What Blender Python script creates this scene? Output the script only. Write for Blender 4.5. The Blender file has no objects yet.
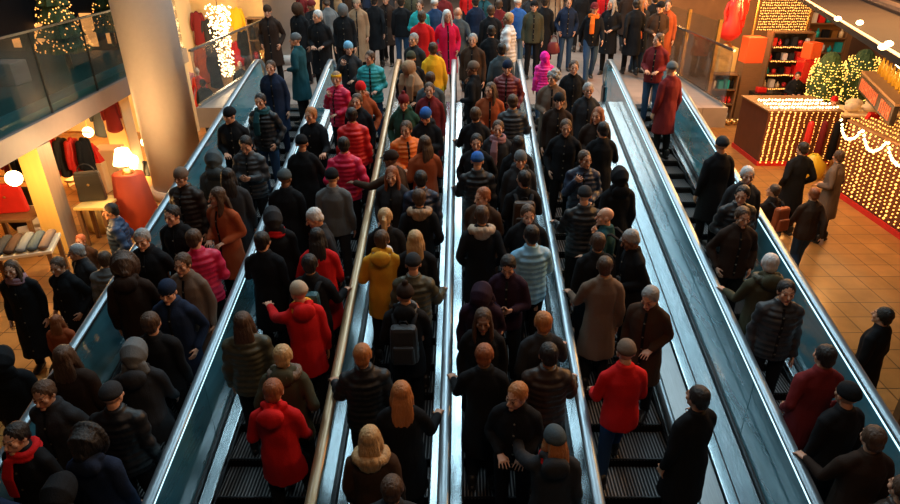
import bpy, bmesh, math, random
import numpy as np
from mathutils import Vector, Matrix, noise

random.seed(7)
SC = bpy.context.scene
COL = SC.collection
R = math.radians

# ---------------------------------------------------------------- camera
CAM_H, PITCH, FPX, CXP = 3.05, R(27.01), 620.0, 462.0
cam_d = bpy.data.cameras.new('camera'); cam = bpy.data.objects.new('camera', cam_d); COL.objects.link(cam)
cam.location = (0, 0, CAM_H); cam.rotation_euler = (R(90) - PITCH, 0, 0)
cam_d.lens = FPX / 900 * 36; cam_d.sensor_width = 36; cam_d.shift_x = -12 / 900
cam_d.clip_end = 200
SC.camera = cam
# ---------------------------------------------------------------- world, light, exposure
SC.view_settings.view_transform = 'Standard'; SC.view_settings.look = 'None'
SC.view_settings.gamma = 1; SC.view_settings.use_curve_mapping = False
SC.view_settings.exposure = 0.25
SC.render.film_transparent = False
W = bpy.data.worlds.new('world'); SC.world = W; W.use_nodes = True
W.node_tree.nodes['Background'].inputs[0].default_value = (.25, .5, .7, 1)
W.node_tree.nodes['Background'].inputs[1].default_value = .012

def area(name, loc, sx, sy, power, color, rot=(0, 0, 0), spread=180):
    d = bpy.data.lights.new(name, 'AREA'); d.shape = 'RECTANGLE'; d.size = sx; d.size_y = sy
    d.energy = power; d.color = color; d.spread = R(spread)
    o = bpy.data.objects.new(name, d); COL.objects.link(o); o.location = loc; o.rotation_euler = rot
    return o
def point(name, loc, power, color, rad=.15):
    d = bpy.data.lights.new(name, 'POINT'); d.energy = power; d.color = color; d.shadow_soft_size = rad
    o = bpy.data.objects.new(name, d); COL.objects.link(o); o.location = loc
    return o
COOL = (.62, .88, 1.0); WARM = (1.0, .58, .24); AMBER = (1.0, .46, .13)
area('skylight', (0, 14.5, 9.2), 2.0, 16, 780, COOL)
area('skylight', (-5.4, 13.5, 9.2), 1.6, 15, 420, COOL)
area('skylight', (5.4, 13.5, 9.2), 1.6, 15, 520, COOL)
area('landing_light', (0, 19, 6.5), 7, 6, 330, (1, .72, .5))
area('landing_light', (0, 27, 6.5), 8, 6, 300, (1, .72, .5))
area('concourse_light', (8.2, 11, 4.5), 3, 7, 1500, AMBER)
point('shopfront_glow', (-5.9, 8.6, -.7), 40, AMBER, .4); point('stallfront_glow', (6.4, 10.5, .9), 150, AMBER, .4)  # warm fills added at both sides to give faces an orange rim
area('atrium_lamp', (1.2, .2, 6.8), 2, 1.5, 90, (1, .55, .28), (R(38), 0, 0))  # unseen warm fill added from the camera side to brighten faces

# ---------------------------------------------------------------- materials
MATS = {}
def mat(name, col, rough=.6, metal=0.0, emit=None, estr=0.0, alpha=1.0, trans=0.0, bump=0.0, bscale=30.0,
        bstretch=(1, 1, 1), var=0.0, coat=0.0, sheen=0.0, spec=.5):
    if name in MATS: return MATS[name]
    m = bpy.data.materials.new(name); m.use_nodes = True
    nt = m.node_tree; b = nt.nodes['Principled BSDF']
    b.inputs['Base Color'].default_value = (*col, 1); b.inputs['Roughness'].default_value = rough
    b.inputs['Metallic'].default_value = metal; b.inputs['Alpha'].default_value = alpha
    b.inputs['Transmission Weight'].default_value = trans
    b.inputs['Coat Weight'].default_value = coat; b.inputs['Sheen Weight'].default_value = sheen
    b.inputs['Specular IOR Level'].default_value = spec
    if emit:
        b.inputs['Emission Color'].default_value = (*emit, 1); b.inputs['Emission Strength'].default_value = estr
    if bump or var:
        tc = nt.nodes.new('ShaderNodeTexCoord'); mp = nt.nodes.new('ShaderNodeMapping')
        mp.inputs['Scale'].default_value = bstretch
        nz = nt.nodes.new('ShaderNodeTexNoise'); nz.inputs['Scale'].default_value = bscale; nz.inputs['Detail'].default_value = 4
        nt.links.new(tc.outputs['Object'], mp.inputs[0]); nt.links.new(mp.outputs[0], nz.inputs['Vector'])
        if bump:
            bp = nt.nodes.new('ShaderNodeBump'); bp.inputs['Strength'].default_value = bump; bp.inputs['Distance'].default_value = .02
            nt.links.new(nz.outputs[0], bp.inputs['Height']); nt.links.new(bp.outputs[0], b.inputs['Normal'])
        if var:
            mx = nt.nodes.new('ShaderNodeMix'); mx.data_type = 'RGBA'
            mx.inputs[6].default_value = (*[c * (1 - var) for c in col], 1); mx.inputs[7].default_value = (*[min(1, c * (1 + var)) for c in col], 1)
            nt.links.new(nz.outputs[0], mx.inputs[0]); nt.links.new(mx.outputs[2], b.inputs['Base Color'])
    MATS[name] = m
    return m

def tile_mat(name, c1, c2, grout, size, rough=.3, var=.25):
    m = bpy.data.materials.new(name); m.use_nodes = True; nt = m.node_tree; b = nt.nodes['Principled BSDF']
    tc = nt.nodes.new('ShaderNodeTexCoord'); br = nt.nodes.new('ShaderNodeTexBrick')
    br.offset = 0; br.inputs['Scale'].default_value = 1; br.inputs['Brick Width'].default_value = size; br.inputs['Row Height'].default_value = size
    br.inputs['Mortar Size'].default_value = .008; br.inputs['Color1'].default_value = (*c1, 1); br.inputs['Color2'].default_value = (*c2, 1)
    br.inputs['Mortar'].default_value = (*grout, 1)
    nz = nt.nodes.new('ShaderNodeTexNoise'); nz.inputs['Scale'].default_value = 3; nz.inputs['Detail'].default_value = 5
    mx = nt.nodes.new('ShaderNodeMix'); mx.data_type = 'RGBA'; mx.blend_type = 'MULTIPLY'; mx.inputs[0].default_value = var * 2
    nt.links.new(tc.outputs['Object'], br.inputs['Vector']); nt.links.new(tc.outputs['Object'], nz.inputs['Vector'])
    nt.links.new(br.outputs[0], mx.inputs[6]); nt.links.new(nz.outputs[0], mx.inputs[7])
    nt.links.new(mx.outputs[2], b.inputs['Base Color']); b.inputs['Roughness'].default_value = rough
    return m

STEEL = mat('brushed_steel', (.46, .54, .58), .27, 1.0, bump=.03, bscale=6, bstretch=(14, .2, 4), var=.18)
BANDSTEEL = mat('dark_brushed_steel', (.2, .2, .2), .33, 1.0, bump=.03, bscale=6, bstretch=(14, .2, 4), var=.25)  # darker copy of the steel, painting a dark reflection band on the deck
RAIL = mat('handrail_rubber', (.3, .36, .4), .36, .7, bump=.04, bscale=20, coat=.4)
RAILG = mat('handrail_bronze', (.36, .23, .12), .42, .65, bump=.04, bscale=20, coat=.4)
BLACKR = mat('black_rubber', (.01, .011, .013), .4)
def glass_mat(name, col, alpha, rough=.06):
    m = bpy.data.materials.new(name); m.use_nodes = True; nt = m.node_tree; b = nt.nodes['Principled BSDF']
    b.inputs['Base Color'].default_value = (*col, 1); b.inputs['Roughness'].default_value = rough
    b.inputs['Specular IOR Level'].default_value = .9; b.inputs['Coat Weight'].default_value = .6
    tc = nt.nodes.new('ShaderNodeTexCoord'); mp = nt.nodes.new('ShaderNodeMapping'); mp.inputs['Scale'].default_value = (1, .45, 3)
    nz = nt.nodes.new('ShaderNodeTexNoise'); nz.inputs['Scale'].default_value = 2.2; nz.inputs['Detail'].default_value = 3
    mr = nt.nodes.new('ShaderNodeMapRange'); mr.inputs[1].default_value = .3; mr.inputs[2].default_value = .7
    mr.inputs[3].default_value = alpha * .75; mr.inputs[4].default_value = min(1, alpha * 1.2)
    nt.links.new(tc.outputs['Object'], mp.inputs[0]); nt.links.new(mp.outputs[0], nz.inputs['Vector'])
    nt.links.new(nz.outputs[0], mr.inputs[0]); nt.links.new(mr.outputs[0], b.inputs['Alpha'])
    return m
BALG = glass_mat('balustrade_glass', (.1, .33, .42), .8, .07)
STRIPL = mat('under_rail_strip', (.8, .95, 1), .4, emit=(.5, .85, 1), estr=1.8)
CLEARG = glass_mat('railing_glass', (.004, .035, .04), .34, .03)
def rib_mat(name):
    m = bpy.data.materials.new(name); m.use_nodes = True; nt = m.node_tree; b = nt.nodes['Principled BSDF']
    tc = nt.nodes.new('ShaderNodeTexCoord'); wv = nt.nodes.new('ShaderNodeTexWave'); wv.bands_direction = 'X'
    wv.inputs['Scale'].default_value = 9.5
    cr = nt.nodes.new('ShaderNodeValToRGB'); cr.color_ramp.elements[0].color = (.008, .008, .009, 1); cr.color_ramp.elements[1].color = (.26, .25, .25, 1)
    cr.color_ramp.elements[0].position = .35
    bp = nt.nodes.new('ShaderNodeBump'); bp.inputs['Distance'].default_value = .01
    nt.links.new(tc.outputs['Object'], wv.inputs['Vector']); nt.links.new(wv.outputs[0], cr.inputs[0])
    nt.links.new(cr.outputs[0], b.inputs['Base Color']); nt.links.new(wv.outputs['Fac'], bp.inputs['Height']); nt.links.new(bp.outputs[0], b.inputs['Normal'])
    b.inputs['Metallic'].default_value = .5; b.inputs['Roughness'].default_value = .45
    return m
RIBS = rib_mat('ribbed_tread')
RISER = mat('riser_metal', (.012, .012, .014), .5, .3)

C = dict(black=(.009, .010, .012), navy=(.012, .022, .05), charcoal=(.028, .03, .034), grey=(.13, .14, .145), slate=(.06, .08, .09), brown=(.055, .03, .018), dbrown=(.03, .018, .013),
         tan=(.34, .21, .12), beige=(.45, .33, .23), red=(.6, .013, .014), crimson=(.62, .01, .06), maroon=(.16, .018, .02), mustard=(.72, .33, .03), yellow=(.9, .45, .02),
         orange=(.75, .16, .02), rust=(.34, .075, .025), teal=(.02, .33, .35), dteal=(.015, .07, .085), blue=(.03, .12, .4), dblue=(.02, .05, .12), ltblue=(.2, .45, .66), white=(.7, .68, .66),
         pink=(.85, .02, .32), mauve=(.3, .16, .18), purple=(.022, .009, .02), olive=(.06, .058, .035), taupe=(.16, .11, .08), jeans=(.03, .065, .13), ltjeans=(.1, .18, .26),
         blond=(.5, .3, .13), dblond=(.32, .18, .08), auburn=(.28, .08, .025), ginger=(.42, .15, .04), hbrown=(.07, .035, .018), hblack=(.012, .009, .008), hgrey=(.3, .29, .28), hwhite=(.62, .6, .58), green=(.02, .06, .04))
def cloth(c, puff=False): return mat(('quilted_' if puff else 'cloth_') + c, C[c], .5 if puff else .85, bump=.25, bscale=90 if not puff else 25, var=.18, spec=.4 if puff else .15)
# ---------------------------------------------------------------- helpers
class S:
    """collects closed shapes, then becomes one mesh"""
    def __init__(s): s.v = []; s.f = []; s.m = []
    def add(s, vs, fs, mi=0):
        k = len(s.v); s.v += [tuple(v) for v in vs]; s.f += [tuple(i + k for i in f) for f in fs]; s.m += [mi] * len(fs); return s
    def box(s, c, d, rz=0, mi=0, taper=1.0):
        x, y, z = d[0] / 2, d[1] / 2, d[2] / 2; vs = []
        for sz in (-1, 1):
            t = taper if sz > 0 else 1
            for a, b in ((-1, -1), (1, -1), (1, 1), (-1, 1)):
                px, py = a * x * t, b * y * t
                vs.append((c[0] + px * math.cos(rz) - py * math.sin(rz), c[1] + px * math.sin(rz) + py * math.cos(rz), c[2] + sz * z))
        return s.add(vs, [(3, 2, 1, 0), (4, 5, 6, 7), (0, 1, 5, 4), (1, 2, 6, 5), (2, 3, 7, 6), (3, 0, 4, 7)], mi)
    def prism(s, poly, x0, x1, mi=0):
        """poly in (y,z), extruded along x"""
        n = len(poly); vs = [(x0, y, z) for y, z in poly] + [(x1, y, z) for y, z in poly]
        return s.add(vs, [tuple(range(n)), tuple(range(2 * n - 1, n - 1, -1))] + [(i, i + n, (i + 1) % n + n, (i + 1) % n) for i in range(n)], mi)
    def ell(s, c, r, M=None, mi=0, nu=12, nv=8):
        vs = [];
        for j in range(1, nv):
            t = math.pi * j / nv
            for i in range(nu):
                p = 2 * math.pi * i / nu
                vs.append((r[0] * math.sin(t) * math.cos(p), r[1] * math.sin(t) * math.sin(p), r[2] * math.cos(t)))
        vs += [(0, 0, r[2]), (0, 0, -r[2])]
        fs = [(j * nu + i, (j + 1) * nu + i, (j + 1) * nu + (i + 1) % nu, j * nu + (i + 1) % nu) for j in range(nv - 2) for i in range(nu)]
        t, b = len(vs) - 2, len(vs) - 1
        fs += [(t, i, (i + 1) % nu) for i in range(nu)] + [(b, (nv - 2) * nu + (i + 1) % nu, (nv - 2) * nu + i) for i in range(nu)]
        vs = [Vector(v) + Vector(c) for v in vs]
        if M is not None: vs = [M @ v for v in vs]
        return s.add(vs, fs, mi)
    def tube(s, pts, rad, n=12, ref=(1, 0, 0), mi=0, cap=True):
        pts = [Vector(p) for p in pts]; rings = []; N = len(pts)
        P, Q = list(pts), list(rad)
        if cap:
            def rr(r, k): return (r[0] * k, r[1] * k) if isinstance(r, tuple) else r * k
            def mn(r): return min(r) if isinstance(r, tuple) else r
            d0 = (pts[0] - pts[1]).normalized(); d1 = (pts[-1] - pts[-2]).normalized()
            P = [pts[0] + d0 * mn(rad[0]) * .8, pts[0] + d0 * mn(rad[0]) * .45] + P + [pts[-1] + d1 * mn(rad[-1]) * .45, pts[-1] + d1 * mn(rad[-1]) * .8]
            Q = [rr(rad[0], .35), rr(rad[0], .8)] + Q + [rr(rad[-1], .8), rr(rad[-1], .35)]
        vs = []
        for i, p in enumerate(P):
            a = P[max(i - 1, 0)]; b = P[min(i + 1, len(P) - 1)]; d = (b - a).normalized()
            u = Vector(ref) - d * d.dot(Vector(ref))
            if u.length < .05: u = Vector((0, 1, 0)) - d * d.y
            u.normalize(); w = d.cross(u)
            r = Q[i]; ra, rb = r if isinstance(r, tuple) else (r, r)
            for k in range(n):
                t = 2 * math.pi * k / n
                vs.append(p + u * ra * math.cos(t) + w * rb * math.sin(t))
        m = len(P)
        fs = [(j * n + k, j * n + (k + 1) % n, (j + 1) * n + (k + 1) % n, (j + 1) * n + k) for j in range(m - 1) for k in range(n)]
        fs += [tuple(range(n - 1, -1, -1)), tuple((m - 1) * n + k for k in range(n))]
        return s.add(vs, fs, mi)
    def mesh(s, name, mats, smooth=False):
        me = bpy.data.meshes.new(name); me.from_pydata(s.v, [], s.f)
        for m in mats: me.materials.append(m)
        me.polygons.foreach_set('material_index', s.m)
        if smooth: me.polygons.foreach_set('use_smooth', [True] * len(s.f))
        me.update(); return me
    def obj(s, name, mats, parent=None, loc=None, smooth=False, bevel=0, rz=0):
        if not isinstance(mats, (list, tuple)): mats = [mats]
        o = bpy.data.objects.new(name, s.mesh(name, mats, smooth)); COL.objects.link(o)
        if loc is not None: o.location = loc
        if rz: o.rotation_euler[2] = rz
        if parent is not None: o.parent = parent
        if bevel:
            b = o.modifiers.new('bevel', 'BEVEL'); b.width = bevel; b.segments = 2; b.limit_method = 'ANGLE'
        return o

def tag(o, label, cat, group=None, kind=None):
    o['label'] = label; o['category'] = cat
    if group: o['group'] = group
    if kind: o['kind'] = kind
    return o
def struct(o, label=None):
    o['kind'] = 'structure'
    if label: o['label'] = label
    return o
def thing(name, label, cat, loc=(0, 0, 0), rz=0, group=None):
    o = bpy.data.objects.new(name, None); COL.objects.link(o); o.location = loc; o.rotation_euler[2] = rz; o.empty_display_size = .1
    return tag(o, label, cat, group)

CP, SP = math.cos(PITCH), math.sin(PITCH)
def ray(px, py):
    a, b = (px - CXP) / FPX, (252 - py) / FPX
    return Vector((a, CP + b * SP, -SP + b * CP))
def on_z(px, py, z):
    r = ray(px, py); t = (z - CAM_H) / r.z; return Vector((r.x * t, r.y * t, z))
def on_y(px, py, y):
    r = ray(px, py); t = y / r.y; return Vector((r.x * t, y, CAM_H + r.z * t))

SLOPE, YTOP, LOWZ = .2236, 12.22, -2.5
YBOT = YTOP + LOWZ / SLOPE
def zs(y): return -SLOPE * (YTOP - y)
def zstep(y):
    k = math.floor((YTOP - y) / .4)
    return zs(YTOP - (k + .5) * .4)

# ---------------------------------------------------------------- structure
F_LOW = tile_mat('warm_floor_tile', (.56, .27, .08), (.46, .21, .055), (.06, .03, .015), .45, .28, .3)
F_UP = tile_mat('grey_pink_floor_tile', (.42, .33, .28), (.36, .28, .24), (.2, .15, .13), .6, .3, .25)
PLASTER = mat('pale_plaster', (.54, .47, .42), .65, bump=.03, bscale=12, var=.06)
FASCIA = mat('fascia_taupe', (.24, .19, .17), .5, bump=.03, bscale=8, var=.08)
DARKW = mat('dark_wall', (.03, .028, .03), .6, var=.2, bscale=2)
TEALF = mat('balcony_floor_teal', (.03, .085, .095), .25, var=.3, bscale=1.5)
WOODW = mat('warm_wall', (.42, .25, .11), .5, var=.25, bscale=3, bstretch=(4, 4, .4))
GOLDW = mat('gold_wall', (.75, .5, .2), .55, var=.15, bscale=3)

struct(S().box((0, 17, LOWZ - .15), (36, 46, .3)).obj('floor', F_LOW), 'orange lit tiled floor of the lower concourse')
lo = S(); lo.box((0, 24.7, -.2), (10.6, 24.8, .4))
struct(lo.obj('floor_landing', F_UP), 'pale tiled floor of the upper landing')
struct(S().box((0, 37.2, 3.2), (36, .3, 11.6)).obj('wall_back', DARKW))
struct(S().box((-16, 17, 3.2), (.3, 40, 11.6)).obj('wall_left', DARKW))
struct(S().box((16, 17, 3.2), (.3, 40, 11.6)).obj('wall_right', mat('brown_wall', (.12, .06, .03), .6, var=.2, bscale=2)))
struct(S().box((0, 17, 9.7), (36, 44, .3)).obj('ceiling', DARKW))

def column(x, y, r, z0, z1, label):
    s = S(); s.tube([(x, y, z0), (x, y, z1)], [r, r], 48, cap=False)
    s.tube([(x, y, z0), (x, y, z0 + .25)], [r + .06, r + .06], 48, cap=False)
    o = s.obj('column', PLASTER, smooth=False)
    for p in o.data.polygons: p.use_smooth = len(p.vertices) == 4
    struct(o, label)
column(-6.75, 14, .6, LOWZ, 9.5, 'thick round pale column by the left balcony')
column(-4.75, 17.3, .42, 0, 9.5, 'slimmer white round column at the landing edge')

# left balcony slab with glass railing
A, B = Vector((-7.35, 6, 0)), Vector((-8.35, 19.5, 0))
d = (B - A).normalized(); n = Vector((-d.y, d.x, 0))        # n points to -x
if n.x > 0: n = -n
def quadslab(s, off0, off1, z0, z1, mi=0, t0=0, t1=1):
    p = [A + (B - A) * t0 + n * off0, A + (B - A) * t1 + n * off0, A + (B - A) * t1 + n * off1, A + (B - A) * t0 + n * off1]
    vs = [(q.x, q.y, z0) for q in p] + [(q.x, q.y, z1) for q in p]
    s.add(vs, [(3, 2, 1, 0), (4, 5, 6, 7), (0, 1, 5, 4), (1, 2, 6, 5), (2, 3, 7, 6), (3, 0, 4, 7)], mi)
sl = S(); quadslab(sl, 0, 8.5, -.3, 0, 0); quadslab(sl, -.02, .1, -.36, .03, 1); quadslab(sl, .1, 8.5, -.36, -.3, 2)
quadslab(sl, .12, .55, 0, .16, 3)  # raised teal band added along the balcony floor edge
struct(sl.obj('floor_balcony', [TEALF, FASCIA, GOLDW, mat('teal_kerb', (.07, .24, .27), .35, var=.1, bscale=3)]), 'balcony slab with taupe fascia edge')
rail = thing('glass_railing', 'tall glass balcony railing with thin bright top rail, upper left', 'railing', (A.x, A.y, 0))
for i in range(7):
    g = S(); quadslab(g, .05, .065, .03, 1.5, 0, i / 7 + .002, (i + 1) / 7 - .002)
    g.v = [(x - A.x, y - A.y, z) for x, y, z in g.v]; g.obj('glass_panel', CLEARG, rail)
    q = A + (B - A) * (i / 7) - A + n * .057
    S().box((q.x, q.y, .75), (.025, .04, 1.5)).obj('post', mat('dark_bronze', (.02, .02, .022), .4, .6), rail)
g = S(); quadslab(g, .03, .085, 1.5, 1.54); g.v = [(x - A.x, y - A.y, z) for x, y, z in g.v]
g.obj('top_rail', STEEL, rail)

# landing guards either side (glass on steel shoe)
for sx, lab in ((-1, 'clear glass guard along the left edge of the upper landing'), (1, 'clear glass guard along the right edge of the upper landing')):
    t = thing('glass_guard', lab, 'railing', (sx * 5.25, 12.4, 0))
    for k in range(5):
        S().box((0, 1.1 + k * 2.2, .56), (.015, 2.16, 1.0)).obj('glass_panel', CLEARG, t)
    S().box((0, 5.5, .03), (.06, 11, .06)).obj('shoe', STEEL, t)
    S().box((0, 5.5, 1.08), (.05, 11, .04)).obj('top_rail', STEEL, t)

# ---------------------------------------------------------------- escalators
LX = [-3.93, -2.52, -1.215, -.153, 1.10, 2.85, 3.85]
ORD = ['leftmost escalator, crowded in dark shadow beside the lower shops', 'second escalator from the left, carrying several red coats',
       'third escalator from the left, carrying the mustard coat', 'fourth escalator from the left, just right of the central white rail',
       'fifth escalator from the left with bare ribbed steps and wide steel deck', 'rightmost escalator, narrow, beside the orange tiled floor']
def band(a0, a1, y0, y1, dz0=0, dz1=0):
    return [(y0, zs(y0) + a0), (y1, zs(y1) + a0), (y1, zs(y1) + a1), (y0, zs(y0) + a1)]
PATH = [(1.04 - .35, LOWZ + .94 - .5), (1.04 - .55, LOWZ + .94 - .36), (1.04 - .6, LOWZ + .94 - .2), (1.04 - .52, LOWZ + .94 - .05), (1.04 - .35, LOWZ + .94), (1.04, LOWZ + .945), (1.5, zs(1.5) + .945)]
PATH += [(1.5 + (11.9 - 1.5) * k / 12, zs(1.5 + (11.9 - 1.5) * k / 12) + .945) for k in range(1, 13)]
PATH += [(12.25, .93), (12.42, .9), (12.56, .8), (12.6, .66), (12.58, .5), (12.5, .4)]
def handrail(x, esc, m=RAIL):
    s = S(); s.tube([(x, y, z) for y, z in PATH], [(.05, .022)] * len(PATH), 12, cap=False); s.obj('handrail', m, esc, smooth=True)
    s = S(); s.tube([(x, y, z - .045) for y, z in PATH[4:20]], [(.028, .02)] * 16, 8, cap=False); s.obj('rail_track', BLACKR, esc)
def balustrade(x, esc, m=RAIL, lit=True):
    for k in range(6):
        y0, y1 = 1.2 + k * 1.8, 1.2 + (k + 1) * 1.8 - .012
        S().prism(band(.12, .9, y0, y1), x - .009, x + .009).obj('glass_panel', BALG, esc)
    S().prism([(12.0, .06), (12.45, .1), (12.5, .5), (12.42, .86), (12.0, .85)], x - .009, x + .009).obj('glass_panel', BALG, esc)
    S().prism(band(.1, .165, 1.1, 12.2), x - .03, x + .03).obj('gasket', BLACKR, esc)
    S().box((x, 12.5, .2), (.1, .22, .4)).obj('newel', BLACKR, esc, bevel=.03)
    handrail(x, esc, m)
    for sd in (-1, 1) if lit else ():
        S().prism(band(.86, .872, 1.3, 12.0), x + sd * .014 - .004, x + sd * .014 + .004).obj('under_rail_light', STRIPL, esc)  # glowing strips added under the rail to brighten glass and deck
STEPX = [(LX[k] + (.16 if k < 5 else .13), LX[k + 1] - (.16 if k < 4 else (.72 if k == 4 else .12))) for k in range(6)]
INNER = [(a + .19, b - .19) for a, b in STEPX]
for k in range(6):
    x0, x1 = LX[k], LX[k + 1]
    esc = thing('escalator', ORD[k], 'escalator')
    i0, i1 = STEPX[k]
    balustrade(x0, esc, RAILG if k == 2 else RAIL, k not in (0, 2))
    if k == 5: balustrade(x1, esc)
    S().prism(band(-.35, .11, 1.0, 12.3), x0 + .032, i0).obj('skirt_deck', STEEL, esc, bevel=.012)
    if k != 4: S().prism(band(-.35, .11, 1.0, 12.3), i1, x1 - .032).obj('skirt_deck', STEEL, esc, bevel=.012)
    else:
        S().prism(band(-.35, .09, 1.0, 12.3), i1, i1 + .36).obj('skirt_deck', BANDSTEEL, esc, bevel=.012)
        S().prism(band(-.35, .11, 1.0, 12.3), i1 + .37, x1 - .032).obj('skirt_deck', STEEL, esc, bevel=.012)
    S().prism(band(.0, .035, 1.0, 12.3), i0 - .004, i0 + .006).obj('skirt_brush', BLACKR, esc)
    S().prism(band(.0, .035, 1.0, 12.3), i1 - .006, i1 + .004).obj('skirt_brush', BLACKR, esc)
    if k == 4:   # low steel curb rail on the wide deck
        P2 = [(x_y, zs(x_y) + .17) for x_y in np.linspace(1.2, 12.1, 14)] + [(12.35, .14), (12.42, .05)]
        s = S(); s.tube([(i1 + .05, y, z) for y, z in P2], [(.04, .05)] * len(P2), 10, cap=False); s.obj('curb_rail', RAIL, esc, smooth=True)
        for xx in (i1 + .47,):
            S().prism(band(.105, .118, 1.0, 12.3), xx, xx + .012).obj('deck_seam', BLACKR, esc)
    S().prism(band(-.95, -.36, .9, 12.3), x0 + .01, x1 - .01).obj('truss', mat('truss_dark', (.02, .022, .025), .5, .4), esc)
    if k == 0: S().prism(band(-1.0, .1, .9, 12.3), x0 - .12, x0 - .032).obj('side_cladding', STEEL, esc)
    if k == 5: S().prism(band(-1.0, .1, .9, 12.3), x1 + .032, x1 + .12).obj('side_cladding', STEEL, esc)
    S().box(((i0 + i1) / 2, 12.34, .012), (i1 - i0, .3, .03)).obj('comb_plate', STEEL, esc)
    w = i1 - i0 - .03
    s = S(); s.box((0, 0, -.012), (w, .385, .024), 0, 0); s.box((0, .01, -.16), (w, .36, .27), 0, 1); s.box((0, -.188, -.006), (w, .012, .016), 0, 1)
    me = s.mesh('step', [RIBS, RISER])
    for j in range(28):
        y = YTOP - (j + .5) * .4
        if y < YBOT: break
        o = bpy.data.objects.new('step', me); COL.objects.link(o); o.parent = esc; o.location = ((i0 + i1) / 2, y, zs(y))
# ---------------------------------------------------------------- shops and stalls
BULB = mat('warm_bulb', (1, .7, .3), .4, emit=(1, .36, .06), estr=2.7)
BULBW = mat('white_bulb', (1, .85, .6), .4, emit=(1, .66, .3), estr=7)
WIRE = mat('wire', (.02, .015, .01), .6)
GOLDM = mat('gold_metal', (.7, .42, .13), .3, .9)
REDC = mat('red_display', (.6, .02, .015), .5, var=.2, bscale=6); REDG = mat('glossy_red', (.65, .02, .015), .2, coat=.5)
WOOD = mat('stained_wood', (.2, .1, .04), .5, var=.3, bscale=4, bstretch=(1, 1, 8), bump=.05)
CREAM = mat('cream_panel', (.8, .62, .35), .5, var=.08, bscale=3); CLOTHW = mat('cream_cloth', (.72, .6, .42), .8, bump=.1)
GREENP = mat('pine_needles', (.03, .07, .02), .8, bump=.6, bscale=40, var=.5)
SHADE = mat('lamp_shade', (1, .85, .6), .5, emit=(1, .66, .3), estr=12)
def bulbs(s, pts, r, mi):
    for p in pts:
        x, y, z = p; s.add([(x + r, y, z), (x - r, y, z), (x, y + r, z), (x, y - r, z), (x, y, z + r), (x, y, z - r)],
                           [(0, 2, 4), (2, 1, 4), (1, 3, 4), (3, 0, 4), (2, 0, 5), (1, 2, 5), (3, 1, 5), (0, 3, 5)], mi)
def light_string(p0, p1, nb, label, group, r=.026, sag=0, jit=.012, m=BULB):
    p0, p1 = Vector(p0), Vector(p1); s = S(); pts = []
    for i in range(nb):
        t = (i + .5) / nb; q = p0.lerp(p1, t) - Vector((0, 0, sag * 4 * t * (1 - t)))
        pts.append(q + Vector([random.uniform(-jit, jit) for _ in range(3)]))
    s.tube([p0] + pts[::max(1, nb // 12)] + [p1], [.006] * (len(pts[::max(1, nb // 12)]) + 2), 4, cap=False)
    bulbs(s, pts, r, 1)
    o = s.obj('light_string', [WIRE, m]); tag(o, label, 'string lights', group)
def box_thing(name, label, cat, c, d, m, rz=0, group=None, bevel=.02, taper=1.0):
    o = S().box((0, 0, d[2] / 2), d, 0, 0, taper).obj(name, m, loc=c, bevel=bevel, rz=rz); return tag(o, label, cat, group)
def garment(loc, m, label, w=.4, h=.9, rz=0, group='garments on display'):
    t = thing('hanging_garment', label, 'clothing', loc, rz, group)
    s = S(); s.tube([(0, 0, -h), (0, 0, -h * .6), (0, 0, -.25), (0, 0, -.08), (0, 0, 0)], [(w * .62, .1), (w * .5, .09), (w * .45, .09), (w * .42, .07), (w * .15, .05)], 16)
    for sd in (1, -1): s.tube([(sd * w * .38, 0, -.07), (sd * w * .6, .02, -.4), (sd * w * .62, .03, -.62)], [.07, .055, .045], 8)
    s.obj('cloth', m, t, smooth=True)
    g = S(); g.tube([(0, 0, -.02), (0, 0, .06), (.03, 0, .1), (0, 0, .14)], [.006] * 4, 6); g.obj('hook', GOLDM, t)
    return t
def shopbag(loc, m, label, w=.34, h=.38, rz=0, group='bags on display'):
    t = thing('display_bag', label, 'bag', loc, rz, group)
    s = S(); s.box((0, 0, h / 2), (w, .14, h), 0, 0, .88); s.obj('bag_body', m, t, bevel=.025)
    g = S(); g.box((0, -.075, h * .72), (w * .9, .012, h * .38)); g.obj('flap', m, t, bevel=.005)
    g = S(); g.tube([(w * .3 * math.cos(a), 0, h + .15 * math.sin(a)) for a in np.linspace(0, math.pi, 10)], [.012] * 10, 6, ref=(0, 1, 0)); g.obj('handle', BLACKR, t)
    g = S(); g.ell((0, -.085, h * .58), (.025, .012, .025)); g.obj('clasp', GOLDM, t, smooth=True)
    return t
def table(loc, d, m, label, rz=0):
    t = thing('display_table', label, 'table', loc, rz)
    S().box((0, 0, d[2] - .03), (d[0], d[1], .06)).obj('table_top', m, t, bevel=.01)
    for a in (-1, 1):
        for b in (-1, 1): S().box((a * (d[0] / 2 - .06), b * (d[1] / 2 - .06), d[2] / 2 - .03), (.07, .07, d[2] - .06)).obj('leg', WOOD, t)
    return t
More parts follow.
